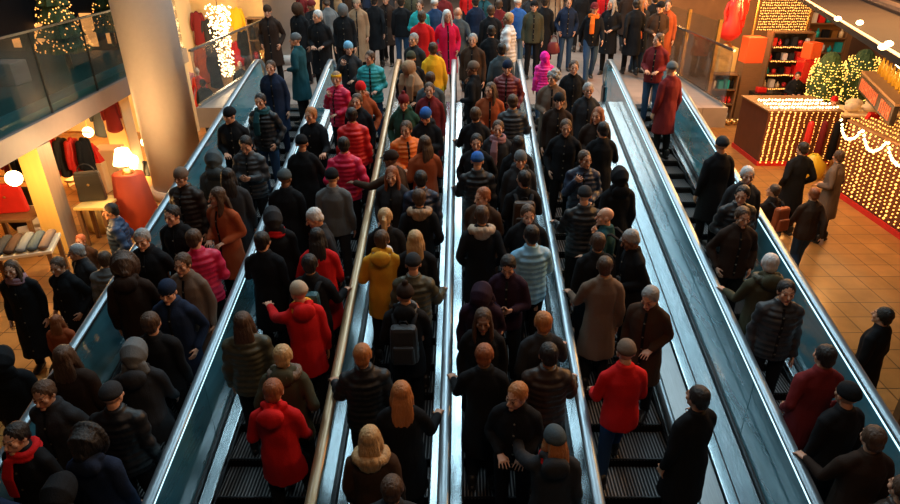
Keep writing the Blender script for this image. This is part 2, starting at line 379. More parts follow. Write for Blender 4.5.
def mannequin(loc, m, label, rz=0):
    t = thing('mannequin', label, 'mannequin', loc, rz)
    s = S(); s.tube([(0, 0, .05), (0, 0, .8)], [.02, .02], 8); s.tube([(0, 0, 0), (0, 0, .03)], [.18, .16], 20); s.obj('stand', GOLDM, t, smooth=True)
    s = S(); s.tube([(0, 0, .45), (0, 0, .8), (0, 0, 1.05), (0, 0, 1.25), (0, 0, 1.4), (0, 0, 1.46)], [(.36, .3), (.24, .2), (.15, .12), (.2, .13), (.19, .11), (.08, .07)], 18); s.obj('gown', m, t, smooth=True)
    s = S(); s.tube([(0, 0, 1.44), (0, 0, 1.54)], [.05, .045], 10); s.ell((0, .01, 1.64), (.075, .09, .115)); s.obj('head', PLASTER, t, smooth=True)
    for sd in (1, -1):
        s = S(); s.tube([(sd * .18, 0, 1.38), (sd * .27, .02, 1.1), (sd * .25, .12, .88)], [.06, .045, .03], 10); s.obj('arm', m, t, smooth=True)
    return t
def lamp(loc, label, h=1.0, power=60, shade=(.24, .16)):
    t = thing('table_lamp', label, 'lamp', loc)
    s = S(); s.tube([(0, 0, 0), (0, 0, .03)], [.12, .1], 16); s.tube([(0, 0, .03), (0, 0, h - .12)], [.018, .015], 8); s.obj('base', GOLDM, t, smooth=True)
    s = S(); s.tube([(0, 0, h - .15), (0, 0, h + .15)], [shade[0], shade[1]], 20, cap=False); s.obj('lamp_shade', SHADE, t, smooth=True)
    l = point('lamp_light', (0, 0, h + .3), power, WARM, .12); l.parent = t
def pillar(x, y, w, z0, z1, m1, m2, label):
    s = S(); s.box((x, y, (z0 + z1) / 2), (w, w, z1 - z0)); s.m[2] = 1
    o = s.obj('pillar', [m1, m2]); struct(o, label)
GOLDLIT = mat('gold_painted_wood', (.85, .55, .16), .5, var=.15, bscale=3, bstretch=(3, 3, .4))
TAUPEW = mat('taupe_wood', (.4, .25, .14), .5, var=.25, bscale=4, bstretch=(4, 4, .4))
# --- left lower shops under the balcony
def px_floor(px, py, z=LOWZ): return on_z(px, py, z)
pp = px_floor(66, 249); pillar(pp.x, pp.y, .4, LOWZ, -.36, TAUPEW, GOLDLIT, 'square wooden pillar with a gold lit face before the left shop')  # gold colour paints the warm light into the front face
pp = px_floor(132, 172); pillar(pp.x, pp.y, .5, LOWZ, -.36, CREAM, CREAM, 'cream square pillar inside the left shop')
struct(S().box((-13.4, 14, (LOWZ - .36) / 2), (.2, 16, -.36 - LOWZ)).obj('wall_shop', GOLDW))
struct(S().box((-10.9, 19.4, (LOWZ - .36) / 2), (5.0, .2, -.36 - LOWZ)).obj('partition', CREAM))
for i, (px, py, y, pw) in enumerate([(4, 150, 9.9, 70), (88, 132, 15.5, 220), (133, 160, 15.2, 120), (146, 142, 16.2, 50), (72, 118, 17.5, 70)]):  # first pendant is added to brighten the wooden pillar's front face
    q = on_y(px, py, y); z = min(q.z, -.6)
    t = thing('pendant_lamp', ['globe pendant lamp at the far left edge of the shop', 'brightest globe pendant lamp right of the wooden pillar', 'globe pendant lamp over the orange red stand', 'globe pendant lamp touching the round column', 'globe pendant lamp deep in the shop above the pillar'][i], 'lamp', (q.x, q.y, z), group='shop pendants')
    s = S(); s.ell((0, 0, 0), (.13, .13, .13), nu=16, nv=10); s.obj('globe', SHADE, t, smooth=True)
    s = S(); s.tube([(0, 0, .1), (0, 0, -.36 - z)], [.01, .01], 6); s.obj('stem', GOLDM, t)
    l = point('lamp_light', (0, 0, -.22), pw, (1, .6, .22), .12); l.parent = t
def at_table(px, py, zt, d, m, label, rz=0):
    q = on_z(px, py, LOWZ + zt); table((q.x, q.y, LOWZ), (d[0], d[1], zt), m, label, rz); return q
q = at_table(20, 246, .75, (1.1, .8), CLOTHW, 'cream table heaped with folded dark scarves at the left edge', .35)
for i in range(6):
    x = -.42 + .17 * i; v = Matrix.Rotation(.35, 3, 'Z') @ Vector((x, 0, 0))
    o = S().tube([(0, -.34, .06), (.02, 0, .1), (0, .34, .06)], [(.08, .05)] * 3, 10).obj('folded_scarf', cloth(['black', 'charcoal', 'brown', 'grey', 'slate', 'taupe'][i]), loc=(q.x + v.x, q.y + v.y, LOWZ + .75), smooth=True, rz=.35)
    tag(o, ['leftmost dark', 'charcoal', 'brown', 'pale grey', 'slate', 'rightmost taupe'][i] + ' folded scarf on the cream table at the left edge', 'scarf', 'folded scarves')
q = at_table(13, 213, .8, (.95, .7), WOOD, 'wooden display table carrying the large red bag at left', .1)
shopbag(tuple(on_z(12, 212, LOWZ + .803)), REDC, 'large red bag on the wooden table at the left edge', .62, .58, .2)
o = on_z(36, 222, LOWZ); shopbag(tuple(o), mat('bag_dark', (.03, .02, .015), .4), 'tall black tote bag standing on the floor beside the wooden pillar', .5, .8, -.1)
qq = on_z(24, 232, LOWZ); s = S(); s.ell((0, 0, .42), (.24, .22, .42)); s.ell((.05, -.1, .8), (.14, .12, .14)); o = s.obj('fur_bag', cloth('dbrown'), loc=(qq.x, qq.y, LOWZ), smooth=True); tag(o, 'round dark fur bag below the large red bag', 'bag')
shopbag(tuple(on_z(7, 258, LOWZ + .753) + Vector((-.55, .35, .0))), REDC, 'small red bag on the scarf table at the left edge', .3, .28, .5)
for i, (px, py, w_) in enumerate(((38, 228, .5), (47, 236, .42), (33, 241, .4))):
    qq = on_z(px, py, LOWZ); box_thing('storage_box', ['largest', 'middle', 'smallest'][i] + ' cream storage box left of the wooden pillar base', 'box', (qq.x, qq.y, LOWZ), (w_, .4, .45 - .08 * i), CLOTHW if i != 1 else CREAM, .3 * i, 'storage boxes')
q0 = on_y(-8, 128, 13.2); zr_ = -.75
o = S().tube([(q0.x, 13.2, zr_), (q0.x + 2.1, 13.2, zr_)], [.02, .02], 8).obj('clothes_rail', GOLDM); tag(o, 'metal rail carrying the row of garments at left', 'rail')
for i in range(8):
    garment((q0.x + .12 + .25 * i, 13.2, zr_ - .15), [cloth('maroon'), cloth('black'), REDC, cloth('dbrown'), cloth('red'), cloth('charcoal'), REDC, cloth('black')][i],
            ['maroon garment, first on the rail at left', 'black garment, second on the rail at left', 'red garment, third on the rail at left', 'dark brown garment, fourth on the rail at left', 'red garment, fifth on the rail at left', 'charcoal garment, sixth on the rail at left', 'red garment, seventh on the rail at left', 'black garment, last on the rail by the pillar'][i], .3, .8, 1.4)
q = at_table(95, 203, .85, (.6, .5), GOLDLIT, 'small gold table under the dark bag right of the wooden pillar')
shopbag(tuple(on_z(94, 200, LOWZ + .853)), mat('bag_olive', (.04, .03, .02), .4), 'dark brown bag with a gold clasp right of the wooden pillar', .5, .6, .25)
sh_ = on_y(86, 178, 14.6); S_ = S().box((0, 0, 0), (.9, .35, .05)).obj('wall_shelf', CREAM, loc=(sh_.x, sh_.y, sh_.z - .03)); tag(S_, 'cream shelf carrying a black bag behind the pillar', 'shelf')
for sd in (-.4, .4):
    o = S().box((0, 0, 0), (.04, .3, sh_.z - LOWZ - .055)).obj('shelf_support', CREAM, loc=(sd, 0, -(sh_.z - LOWZ - .055) / 2 - .025), ); o.parent = S_
shopbag((sh_.x, sh_.y, sh_.z), mat('bag_black', (.012, .012, .012), .4), 'black bag with pale front on the cream shelf behind the pillar', .5, .6, .1)
garment(tuple(on_y(95, 97, 16.3)), cloth('black'), 'black garment hanging under the balcony edge', .4, 1.0, .2)
garment(tuple(on_y(106, 93, 15.1)), cloth('maroon'), 'maroon garment hanging under the balcony edge', .3, .9, .6)
garment(tuple(on_y(115, 95, 16.0)), cloth('white'), 'white and dark garment hanging beside the cream pillar', .36, 1.2, .2)
garment(tuple(on_y(150, 160, 15.3)), cloth('charcoal'), 'charcoal coat hanging behind the round column', .4, 1.5, .2)
def draped(loc, m, label, h=1.1, r=.5):
    s = S(); s.tube([(0, 0, 0), (0, 0, h * .5), (0, 0, h)], [(r, r * .8), (r * .75, r * .6), (r * .6, r * .5)], 28, cap=False)
    for i, v in enumerate(s.v):
        a = math.atan2(v[1], v[0]); k = 1 + .07 * math.sin(11 * a) * (1 - v[2] / h * .5); s.v[i] = (v[0] * k, v[1] * k, v[2])
    o = s.obj('draped_table', m, loc=loc, smooth=True); tag(o, label, 'table', 'cloth draped stands')
qa = on_z(142, 229, LOWZ); draped(tuple(qa), mat('orange_red_cloth', (.6, .07, .02), .7, bump=.2, bscale=8), 'stand draped in orange red cloth beside the round column', 1.25, .5)
lamp((qa.x, qa.y, LOWZ + 1.25), 'glowing shaded lamp on the orange red stand', .36, 110, (.22, .12))
qb = on_z(112, 226, LOWZ); s = S(); s.tube([(0, 0, 0), (0, 0, .25), (0, 0, .5), (0, 0, .62)], [(.45, .4), (.5, .45), (.42, .38), (.25, .22)], 28, cap=False); o = s.obj('straw_basket', mat('straw', (.62, .42, .12), .7, bump=.5, bscale=30, bstretch=(1, 1, 6)), loc=tuple(qb), smooth=True); tag(o, 'round straw yellow basket behind the dark blue puffer', 'basket')
qc = on_z(117, 186, LOWZ); box_thing('display_box', 'cream square box left of the glowing lamp', 'box', tuple(qc), (.6, .5, 1.0), CREAM)
qd = on_z(104, 190, LOWZ); box_thing('plinth', 'cream plinth under the red pyramid box', 'plinth', tuple(qd), (.45, .4, .75), CREAM)
o = S().box((0, 0, .22), (.42, .38, .44), 0, 0, .1).obj('pyramid_box', REDG, loc=(qd.x, qd.y, LOWZ + .75)); tag(o, 'small red pyramid shaped box on a plinth', 'box')
# --- shop beyond the column (seen between column and landing)
struct(S().box((-7.4, 24.2, .8), (5.4, .2, 6.6)).obj('wall_shopfront', GOLDW))
struct(S().box((-9.95, 21.8, .8), (.2, 4.8, 6.6)).obj('wall_shop_side', CREAM))
for x in (-6.3, -5.75):
    struct(S().box((x, 23.9, .8), (.16, .3, 6.6)).obj('trim_shopfront', WOOD))
mannequin((-8.6, 20.6, LOWZ), REDC, 'mannequin in a red gown beyond the round column', 2.8)
mannequin((-9.3, 21.4, LOWZ), cloth('mauve'), 'mannequin in a mauve gown beyond the round column', 3.3)
mannequin((-7.6, 21.8, LOWZ), cloth('black'), 'mannequin in black clothes beyond the round column', 3.2)
def shelf_unit(loc, w, h, n, label, items, short, rz=0, depth=.45, back=WOOD):
    t = thing('shelf_unit', label, 'shelf', loc, rz)
    for sd in (-1, 1): S().box((sd * w / 2, 0, h / 2), (.05, depth, h)).obj('side_panel', WOOD, t)
    S().box((0, depth / 2, h / 2), (w, .03, h)).obj('back_panel', back, t)
    for k in range(n + 1): S().box((0, 0, k * (h - .04) / n + .02), (w, depth, .04)).obj('shelf', WOOD, t)
    c, s_ = math.cos(rz), math.sin(rz)
    for k in range(n):
        for i in range(items):
            lx = -w / 2 + (i + .5) * w / items; z = loc[2] + k * (h - .04) / n + .044; hh = random.uniform(.45, .75) * (h / n - .06)
            m = random.choice([REDG, REDC, GOLDM, CREAM, cloth('black'), cloth('teal'), cloth('charcoal'), cloth('white')])
            wx, wy = loc[0] + c * lx + s_ * .05, loc[1] + s_ * lx - c * .05
            kind = random.choice(['box', 'bottle', 'jar'])
            if kind == 'box': o = S().box((0, 0, hh / 2), (w / items * .7, .2, hh)).obj('gift_box', m, loc=(wx, wy, z), rz=rz)
            elif kind == 'bottle': r_ = w / items * .28; o = S().tube([(0, 0, .0), (0, 0, hh * .6), (0, 0, hh * .75), (0, 0, hh)], [r_, r_, r_ * .4, r_ * .35], 10, cap=False).obj('bottle', m, loc=(wx, wy, z), smooth=True)
            else: r_ = w / items * .33; o = S().tube([(0, 0, .0), (0, 0, hh * .3), (0, 0, hh * .7), (0, 0, hh * .8)], [r_ * .8, r_, r_, r_ * .6], 12, cap=False).obj('jar', m, loc=(wx, wy, z), smooth=True)
            kn = o.name.split('.')[0].replace('_', ' '); cn = m.name.replace('cloth_', '').replace('glossy_red', 'shiny red').replace('red_display', 'red').replace('_', ' ').replace('gold metal', 'gold').replace('cream panel', 'cream')
            tag(o, 'small %s %s on the %s' % (cn, kn, short), kn, '%s %s pieces on the %s' % (cn, kn, short))
shelf_unit((-6.9, 23.2, LOWZ), 1.3, 3.0, 4, 'tall wooden shelf of colourful goods beyond the round column', 5, 'shelf beyond the round column')
for i, (px, py, c_, w_, h_, lab) in enumerate([(196, 12, 'maroon', .4, 1.1, 'maroon coat hanging highest left in the shop beyond the column'), (207, 20, 'charcoal', .4, 1.2, 'charcoal coat hanging second from left beyond the column'), (200, 48, 'rust', .4, 1.2, 'rust coat hanging below the maroon one beyond the column'),
        (212, 56, 'black', .4, 1.1, 'black coat hanging below the charcoal one beyond the column'), (236, 8, 'yellow', .36, .8, 'yellow garment hanging near the shelf beyond the column'), (243, 30, 'black', .36, .9, 'black garment hanging right of the white light cluster'),
        (236, 42, 'red', .34, .8, 'red garment hanging right of the white light cluster'), (250, 52, 'brown', .36, .9, 'brown garment hanging nearest the landing guard')]):
    q = on_y(px, py, 23.6); garment((q.x, q.y, q.z), cloth(c_), lab, w_, h_, .2 * (i % 3), 'garments beyond the column')
    o = S().tube([(0, .12, .05), (0, .4, .05)], [.012, .012], 6).obj('wall_peg', GOLDM, loc=tuple(q)); tag(o, 'wall peg holding the ' + ' '.join(lab.split()[:4]), 'peg', 'wall pegs beyond the column')
# a bright cluster of white lights hanging in that shop
s = S(); pts = []
for i in range(420):
    t = random.random(); a = random.uniform(0, 6.28); rr = .42 * math.sqrt(random.random()) * (1 - .5 * t)
    pts.append((rr * math.cos(a), rr * math.sin(a), -2.2 * t))
bulbs(s, pts, .03, 0); s.tube([(0, 0, .9), (0, 0, -2.2)], [.012, .012], 6, mi=1)
o = s.obj('light_cluster', [BULBW, WIRE], loc=(-7.75, 21.0, 1.1)); tag(o, 'cascading cluster of white lights beyond the round column', 'chandelier')
point('shop_light', (-7.6, 20.3, 1.6), 110, (1, .72, .42), .3); point('shop_light', (-8.6, 22, -.3), 90, WARM, .2); point('shop_light', (-6, 22.5, 2), 60, WARM, .2)
# --- balcony interior seen through the railing
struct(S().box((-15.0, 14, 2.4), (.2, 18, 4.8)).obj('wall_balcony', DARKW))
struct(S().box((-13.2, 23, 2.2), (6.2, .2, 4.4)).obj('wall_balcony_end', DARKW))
for i, (px, py, w_, h_) in enumerate([(89, 30, .4, 1.1), (109, 30, .28, .9), (120, 24, .3, .9), (40, 33, .3, .6), (16, 40, .25, .5)]):
    q = on_y(px, py, 22.87); o = S().box((0, 0, 0), (w_, .06, h_)).obj('window_%d' % (i + 1), mat('lit_window', (.8, .45, .15), .5, emit=(1, .4, .1), estr=1.0), loc=tuple(q)); struct(o, 'narrow gold lit window on the balcony')
def tree(loc, h, r, label, nb, bulb=.03, m=BULB):
    t = thing('lit_tree', label, 'tree', loc)
    s = S()
    for k in range(6):
        z0 = .15 * h + k * .85 * h / 6.5; rr = r * (1 - k / 6.6)
        pts = 18; vs = []
        s.tube([(0, 0, z0), (0, 0, z0 + .06 * h), (0, 0, z0 + .2 * h)], [rr, rr * .8, rr * .2], 18, cap=False)
    for p_ in range(len(s.v)):
        x, y, z = s.v[p_]; q = 1 + .16 * math.sin(9 * math.atan2(y, x) + z * 5); s.v[p_] = (x * q, y * q, z)
    s.obj('foliage', GREENP, t)
    s = S(); s.tube([(0, 0, 0), (0, 0, .3 * h)], [.07, .06], 8); s.obj('trunk', WOOD, t)
    s = S(); pts = []
    for i in range(nb):
        f = 1 - math.sqrt(1 - random.random() * .97); a = random.uniform(0, 6.28); rr = r * 1.02 * (1 - f) + .05
        pts.append((rr * math.cos(a), rr * math.sin(a), .17 * h + f * .8 * h))
    bulbs(s, pts, bulb, 0); o = s.obj('lights', m, t); o['kind'] = 'stuff'
tq = on_y(60, 30, 16.5); tree((tq.x, 16.5, 0), 2.8, .6, 'tree covered in amber lights on the balcony behind glass', 240, .02)
tq = on_y(106, 10, 20.5); tree((tq.x, 20.5, 0), 2.6, .45, 'second tree of amber lights farther back on the balcony', 90, .02)
point('tree_light', (-10.6, 15.6, 1.2), 6, AMBER, .3); point('balcony_light', (-11, 11, 3.5), 25, (.5, .85, 1), .5)
box_thing('bench', 'dark bench on the balcony behind the glass', 'bench', (-9.6, 10.6, 0), (1.6, .5, .45), DARKW)
box_thing('planter', 'grey planter box before the lit tree on the balcony', 'planter', (-10.6, 14.6, 0), (.9, .6, .5), mat('grey_planter', (.2, .2, .2), .6))
# --- right concourse stalls
def stall(loc, d, label, m=WOOD, rz=0):
    t = thing('stall_counter', label, 'stall', loc, rz)
    S().box((0, 0, d[2] / 2), (d[0], d[1], d[2] - .06)).obj('body', m, t, bevel=.01)
    S().box((0, 0, d[2] - .02), (d[0] + .08, d[1] + .08, .05)).obj('counter_top', WOOD, t, bevel=.01)
    S().box((0, 0, .06), (d[0] + .06, d[1] + .06, .12)).obj('plinth_strip', REDC, t)
    return t
DKSTALL = mat('stall_dark', (.1, .03, .015), .5, var=.3, bscale=5)
# near stall along the aisle
stall((10.0, 12.4, LOWZ), (2.0, 3.6, 1.75), 'long stall covered in warm strings of lights at the right edge', DKSTALL)
for i in range(23):
    y = 10.68 + i * .157
    light_string((8.905, y, LOWZ + 1.74), (8.905 + .01 * (i % 2), y + .03, LOWZ + .2), 18, 'string of warm bulbs hanging down the aisle side of the long stall', 'strings on the long stall', .024 if i % 4 else .034)
for i in range(9):
    x = 9.02 + i * .22
    light_string((x, 14.22, LOWZ + 1.8), (x, 10.62, LOWZ + 1.8), 40, 'string of warm bulbs lying along the top of the long stall', 'strings along the long stall top', .022)
for k in range(4):
    light_string((8.84, 10.7 + .9 * k, LOWZ + 1.76), (8.84, 11.6 + .9 * k, LOWZ + 1.76), 16, 'scalloped swag of bright bulbs along the long stall edge', 'swags on the long stall', .04, sag=.35, m=BULBW)
# middle stall facing the camera
stall((8.95, 16.9, LOWZ), (1.9, 1.7, 1.5), 'square stall with hanging strings of lights at its front, left of the long stall', DKSTALL)
for i in range(13):
    x = 8.05 + i * .15
    light_string((x, 15.965, LOWZ + 1.5), (x - .02, 15.96, LOWZ + .08), 22, 'string of warm bulbs hanging down the front of the square stall', 'strings on the square stall', .028 if i < 6 else .02)
for k in range(3):
    light_string((8.05, 16.15 + k * .4, LOWZ + 1.56), (9.85, 16.15 + k * .4, LOWZ + 1.56), 24, 'row of bright bulbs across the top of the square stall', 'rows on the square stall', .036, m=BULBW)
for i, x in enumerate((8.5, 8.85, 9.2)):
    s = S(); s.tube([(0, 0, 0), (0, 0, .9)], [.1, .08], 12); o = s.obj('hanging_banner', [REDC, cloth('maroon'), cloth('black')][i], loc=(x + .5, 15.72, LOWZ + .35), smooth=True); tag(o, ['red', 'maroon', 'black'][i] + ' rolled banner at the front of the square stall', 'banner')
o = S().tube([(0, 0, 0), (0, 0, .35), (0, 0, .45)], [(.3, .25), (.34, .28), (.2, .2)], 16).obj('flower_bucket', mat('yellow_bucket', (.75, .5, .03), .4), loc=(9.0, 15.2, LOWZ), smooth=True); tag(o, 'yellow bucket in front of the square stall', 'bucket')
o = S().add([(0, 0, 0), (.9, .1, .55), (.25, .05, .6), (0, .12, .02), (.9, .22, .57), (.25, .17, .62)], [(0, 1, 2), (5, 4, 3), (0, 3, 4, 1), (1, 4, 5, 2), (2, 5, 3, 0)]).obj('red_pennant', REDG, loc=(9.7, 14.9, LOWZ + 1.1)); tag(o, 'bright red pennant between the two lit stalls', 'pennant')
o = S().tube([(.4, .1, 0), (.4, .1, 1.75)], [.02, .02], 8).obj('pennant_pole', GOLDM, loc=(9.7, 14.9, LOWZ)); tag(o, 'thin pole holding the red pennant', 'pole')
# pale packages on a table behind
table((11.3, 17.3, LOWZ), (1.8, 1.2, 1.2), CREAM, 'cream table of pale parcels right of the square stall')
for i, (dx, dy, r_) in enumerate([(-.5, -.2, .22), (0, -.25, .26), (.5, -.15, .2), (-.2, .25, .24), (.35, .28, .2)]):
    s = S(); s.ell((0, 0, .13), (r_, r_ * .8, .13), nu=14); o = s.obj('bread_loaf', CLOTHW, loc=(11.3 + dx, 17.3 + dy, LOWZ + 1.204), smooth=True)
    tag(o, ['pale round parcel at the left front of the cream table', 'largest pale round parcel at the front of the cream table', 'pale round parcel at the right front of the cream table', 'pale round parcel at the left back of the cream table', 'pale round parcel at the right back of the cream table'][i], 'parcel', 'parcels on the cream table'); o.name = 'round_parcel'
# goods shelves, gift boxes, light curtains and trees behind
def stand_at(px, py, Y, w, m, label):
    q = on_y(px, py, Y); h = q.z - LOWZ; box_thing('plinth', label, 'plinth', (q.x, q.y, LOWZ), (w, w * .9, h), m, bevel=.01); return q
STALLW = mat('stall_wall', (.3, .15, .06), .6, var=.35, bscale=2)
struct(S().box((11.2, 26.5, .2), (9.4, .2, 5.4)).obj('wall_stalls', STALLW))
q = on_z(773, 114, LOWZ); shelf_unit((q.x, q.y, LOWZ), 1.35, 2.75, 6, 'dark tall shelf of bottles and ornaments on the right concourse', 6, 'tall dark shelf', back=mat('shelf_black', (.012, .01, .01), .4))
gx, gy = q.x, q.y
for i in range(5):
    light_string((gx - .62, gy - .25, LOWZ + .47 + .452 * i), (gx + .62, gy - .25, LOWZ + .47 + .452 * i), 20, 'row of bulbs along one board of the tall dark shelf', 'rows on the tall dark shelf', .024)
q = stand_at(750, 62, 21.2, .62, WOOD, 'wooden plinth under the orange red gift box')
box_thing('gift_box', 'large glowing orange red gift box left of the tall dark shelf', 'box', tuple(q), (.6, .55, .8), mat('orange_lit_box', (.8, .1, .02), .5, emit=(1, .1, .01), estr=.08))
for k in range(9):
    s = S(); s.ell((0, 0, .09), (.09, .09, .09), nu=10, nv=7); o = s.obj('gold_bauble', GOLDM, loc=(q.x - 1.0 + .2 * (k % 5), q.y - .9 - .2 * (k // 5), LOWZ), smooth=True); tag(o, 'gold bauble on the floor before the orange gift box plinth', 'bauble', 'gold baubles by the gift box')
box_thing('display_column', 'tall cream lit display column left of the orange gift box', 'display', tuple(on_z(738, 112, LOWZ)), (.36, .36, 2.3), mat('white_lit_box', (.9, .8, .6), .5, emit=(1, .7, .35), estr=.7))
q = stand_at(727, 47, 21.8, .6, GOLDLIT, 'gold plinth under the red gowned mannequin')
mannequin(tuple(q), REDC, 'mannequin in a red gown on a gold plinth on the right concourse', 3.0)
q = on_z(716, 118, LOWZ); shelf_unit((q.x, q.y, LOWZ), .8, 1.5, 3, 'low wooden shelf of small goods below the red mannequin', 4, 'low shelf below the red mannequin')
for i, (px, py) in enumerate([(737, -4), (745, -6), (741, 8)]):
    q = on_y(px, py, 22.5); garment(tuple(q), REDG, ['red garment hanging left of the pair above the orange gift box', 'red garment hanging right of the pair above the orange gift box', 'lower red garment hanging under the pair above the orange gift box'][i], .34, .8, .2, 'red garments on the right')
ca, cb = on_y(757, 31, 23), on_y(804, 31, 23)
for i in range(24):
    x = ca.x + (cb.x - ca.x) * i / 23
    light_string((x, 23, 2.38), (x, 23, ca.z), 26, 'string of amber bulbs in the tall light curtain behind the goods shelf', 'tall light curtain', .024)
o = S().box((0, 0, 0), (cb.x - ca.x + .3, .12, .14)).obj('light_bar', GOLDM, loc=((ca.x + cb.x) / 2, 23, 2.47)); tag(o, 'bar carrying the tall curtain of amber bulbs', 'bar')
for sd in (0, 1):
    o = S().tube([(0, 0, LOWZ), (0, 0, 2.4)], [.05, .05], 8).obj('upright_pole', GOLDM, loc=((ca.x - .1, cb.x + .1)[sd], 23.1, 0)); tag(o, ['left', 'right'][sd] + ' upright of the tall light curtain', 'pole')
q = on_y(822, 44, 24.5); shelf_unit((q.x, 24.5, LOWZ), 1.5, q.z - LOWZ + 1.3, 6, 'tall wooden shelf of wares right of the light curtain', 5, 'tall wooden shelf')
q = stand_at(804, 82, 20.6, .6, mat('black_lacquer', (.01, .01, .01), .25), 'black plinth under the red crates')
box_thing('red_crate', 'bright red crate right of the tall dark shelf', 'box', tuple(q), (.55, .5, .75), REDG)
box_thing('red_crate', 'smaller red crate standing on the bright red crate', 'box', (q.x, q.y, q.z + .75), (.42, .4, .5), mat('orange_lit_box', (0, 0, 0)), .3)
q = on_z(760, 122, LOWZ); box_thing('black_counter', 'black counter before the tall dark shelf', 'counter', (q.x, q.y, LOWZ), (.95, .5, 1.0), mat('black_lacquer', (0, 0, 0)))
box_thing('red_folder', 'small red case on the black counter', 'box', (q.x - .2, q.y, LOWZ + 1.0), (.3, .22, .16), REDG)
def light_bush(px, py, Y, w, h, label):
    q = on_y(px, py, Y); zb = q.z - LOWZ
    t = thing('lit_topiary', label, 'tree', (q.x, q.y, LOWZ))
    s = S(); s.tube([(0, 0, 0), (0, 0, zb * .6), (0, 0, zb * .62)], [w * .3, w * .36, w * .36], 18, cap=False); s.obj('planter', mat('topiary_pot', (.06, .03, .015), .5), t, smooth=True)
    s = S(); s.tube([(0, 0, zb * .6), (0, 0, zb + .2)], [.05, .045], 8); s.obj('trunk', WOOD, t)
    s = S(); s.tube([(0, 0, zb), (0, 0, zb + h * .2), (0, 0, zb + h * .5), (0, 0, zb + h * .8), (0, 0, zb + h)], [w * .44, w * .52, w * .54, w * .48, w * .3], 22)
    for i, v in enumerate(s.v):
        k = 1 + .09 * math.sin(7 * math.atan2(v[1], v[0]) + v[2] * 9); s.v[i] = (v[0] * k, v[1] * k, v[2])
    s.obj('foliage', GREENP, t)
    s = S(); pts = []
    for i in range(760):
        a = random.uniform(0, 6.283); z = round(random.random() * 17) / 17; rr = w * (.55 if .15 < z < .85 else .47) * (1 + .09 * math.sin(7 * a + (zb + z * h) * 9))
        pts.append((rr * math.cos(a), rr * math.sin(a), zb + z * h * .97 + random.uniform(-.015, .015)))
    bulbs(s, pts, .019, 0); o = s.obj('lights', mat('green_gold_bulb', (1, .8, .2), .4, emit=(1, .55, .1), estr=2.0), t); o['kind'] = 'stuff'
light_bush(820, 104, 19.2, .85, 1.35, 'topiary wrapped in yellow green lights nearest the square stall')
light_bush(853, 100, 19.8, .85, 1.35, 'topiary wrapped in yellow green lights farther right')
# bulb-lit shelf and dark sign fascia at the right edge
SGX, SGY, SGR = 10.0, 15.05, -.362
def sg(x, y): return (SGX + x * math.cos(SGR) - y * math.sin(SGR), SGY + x * math.sin(SGR) + y * math.cos(SGR))
t = thing('sign_board', 'dark fascia board with glowing red brown strokes at the right edge', 'sign', (SGX, SGY, -.42), SGR)
S().box((0, 0, 0), (.1, 3.9, .42)).obj('board', mat('sign_black', (.03, .022, .02), .4), t, bevel=.01)
gl = mat('sign_glow', (.5, .12, .05), .5, emit=(.8, .16, .05), estr=.5)
for k in range(10):
    y = 1.6 - k * .35
    if k == 6: continue
    s = S(); s.box((-.06, y, 0), (.02, .055, .28)); s.box((-.06, y - .18, 0), (.02, .055, .28)); s.box((-.06, y - .09, [.11, -.11, 0, .11, -.11, 0, 0, .11, -.11, 0][k]), (.02, .18, .05)); s.obj('glyph', gl, t)
o = S().box((.45, 0, 0), (1.0, 3.9, .06)).obj('fascia_shelf', TAUPEW, loc=(SGX, SGY, -.17), rz=SGR); tag(o, 'taupe shelf above the dark fascia board', 'shelf')
for (x, y), z0, lab in ((sg(.8, -1.8), LOWZ + 1.76, 'post at the near end of the fascia shelf'), (sg(.8, 1.8), LOWZ, 'post at the far end of the fascia shelf')):
    o = S().box((0, 0, (z0 - .202) / 2), (.1, .1, -.202 - z0)).obj('support_post', WOOD, loc=(x, y, 0)); tag(o, lab, 'post')
for i in range(9):
    x, y = sg(.3, -1.6 + i * .4); o = S().tube([(0, 0, 0), (0, 0, .22), (0, 0, .3), (0, 0, .4)], [.07, .07, .03, .025], 10, cap=False).obj('bottle', mat('yellow_bottle', (.7, .45, .05), .25), loc=(x, y, -.137), smooth=True)
    tag(o, 'yellow bottle in the row on the taupe fascia shelf', 'bottle', 'yellow bottles on the fascia shelf')
for i in range(4):
    a, b = sg(.55 + .12 * i, -1.9), sg(.55 + .12 * i, 1.9)
    light_string((a[0], a[1], -.09 + .15 * i), (b[0], b[1], -.09 + .15 * i), 36, 'row of warm bulbs behind the yellow bottles', 'rows behind the bottles', .034, m=BULBW)
# dark canopy with glowing edge in the upper right corner
cz = 1.75
a, b = on_z(806, 0, cz), on_z(905, 60, cz); dv = (b - a); a = a - dv * .4; b = b + dv * .3; nn = Vector((-dv.y, dv.x, 0)).normalized()
if nn.x < 0: nn = -nn
s = S(); q = [a, b, b + nn * 4, a + nn * 4]; vs = [(p.x, p.y, cz - .1) for p in q] + [(p.x, p.y, cz) for p in q]
s.add(vs, [(3, 2, 1, 0), (4, 5, 6, 7), (0, 1, 5, 4), (1, 2, 6, 5), (2, 3, 7, 6), (3, 0, 4, 7)])
t = thing('stall_canopy', 'dark canopy with a thin glowing edge in the upper right corner', 'canopy', (0, 0, 0))
s.obj('canopy_panel', mat('canopy_dark', (.03, .023, .02), .75, var=.2, bscale=2, spec=.1), t)
s = S(); s.tube([(a.x, a.y, cz + .01), (b.x, b.y, cz + .01)], [.018, .018], 6); s.obj('glowing_edge', mat('edge_glow', (1, .6, .3), .4, emit=(1, .5, .2), estr=1.5), t)
s = S(); a2, b2 = a + nn * 1.25, b + nn * 1.25; s.tube([(a2.x, a2.y, cz + .06), (b2.x, b2.y, cz + .06)], [.1, .1], 10); s.obj('canopy_beam', mat('canopy_brown', (.045, .03, .024), .5), t)
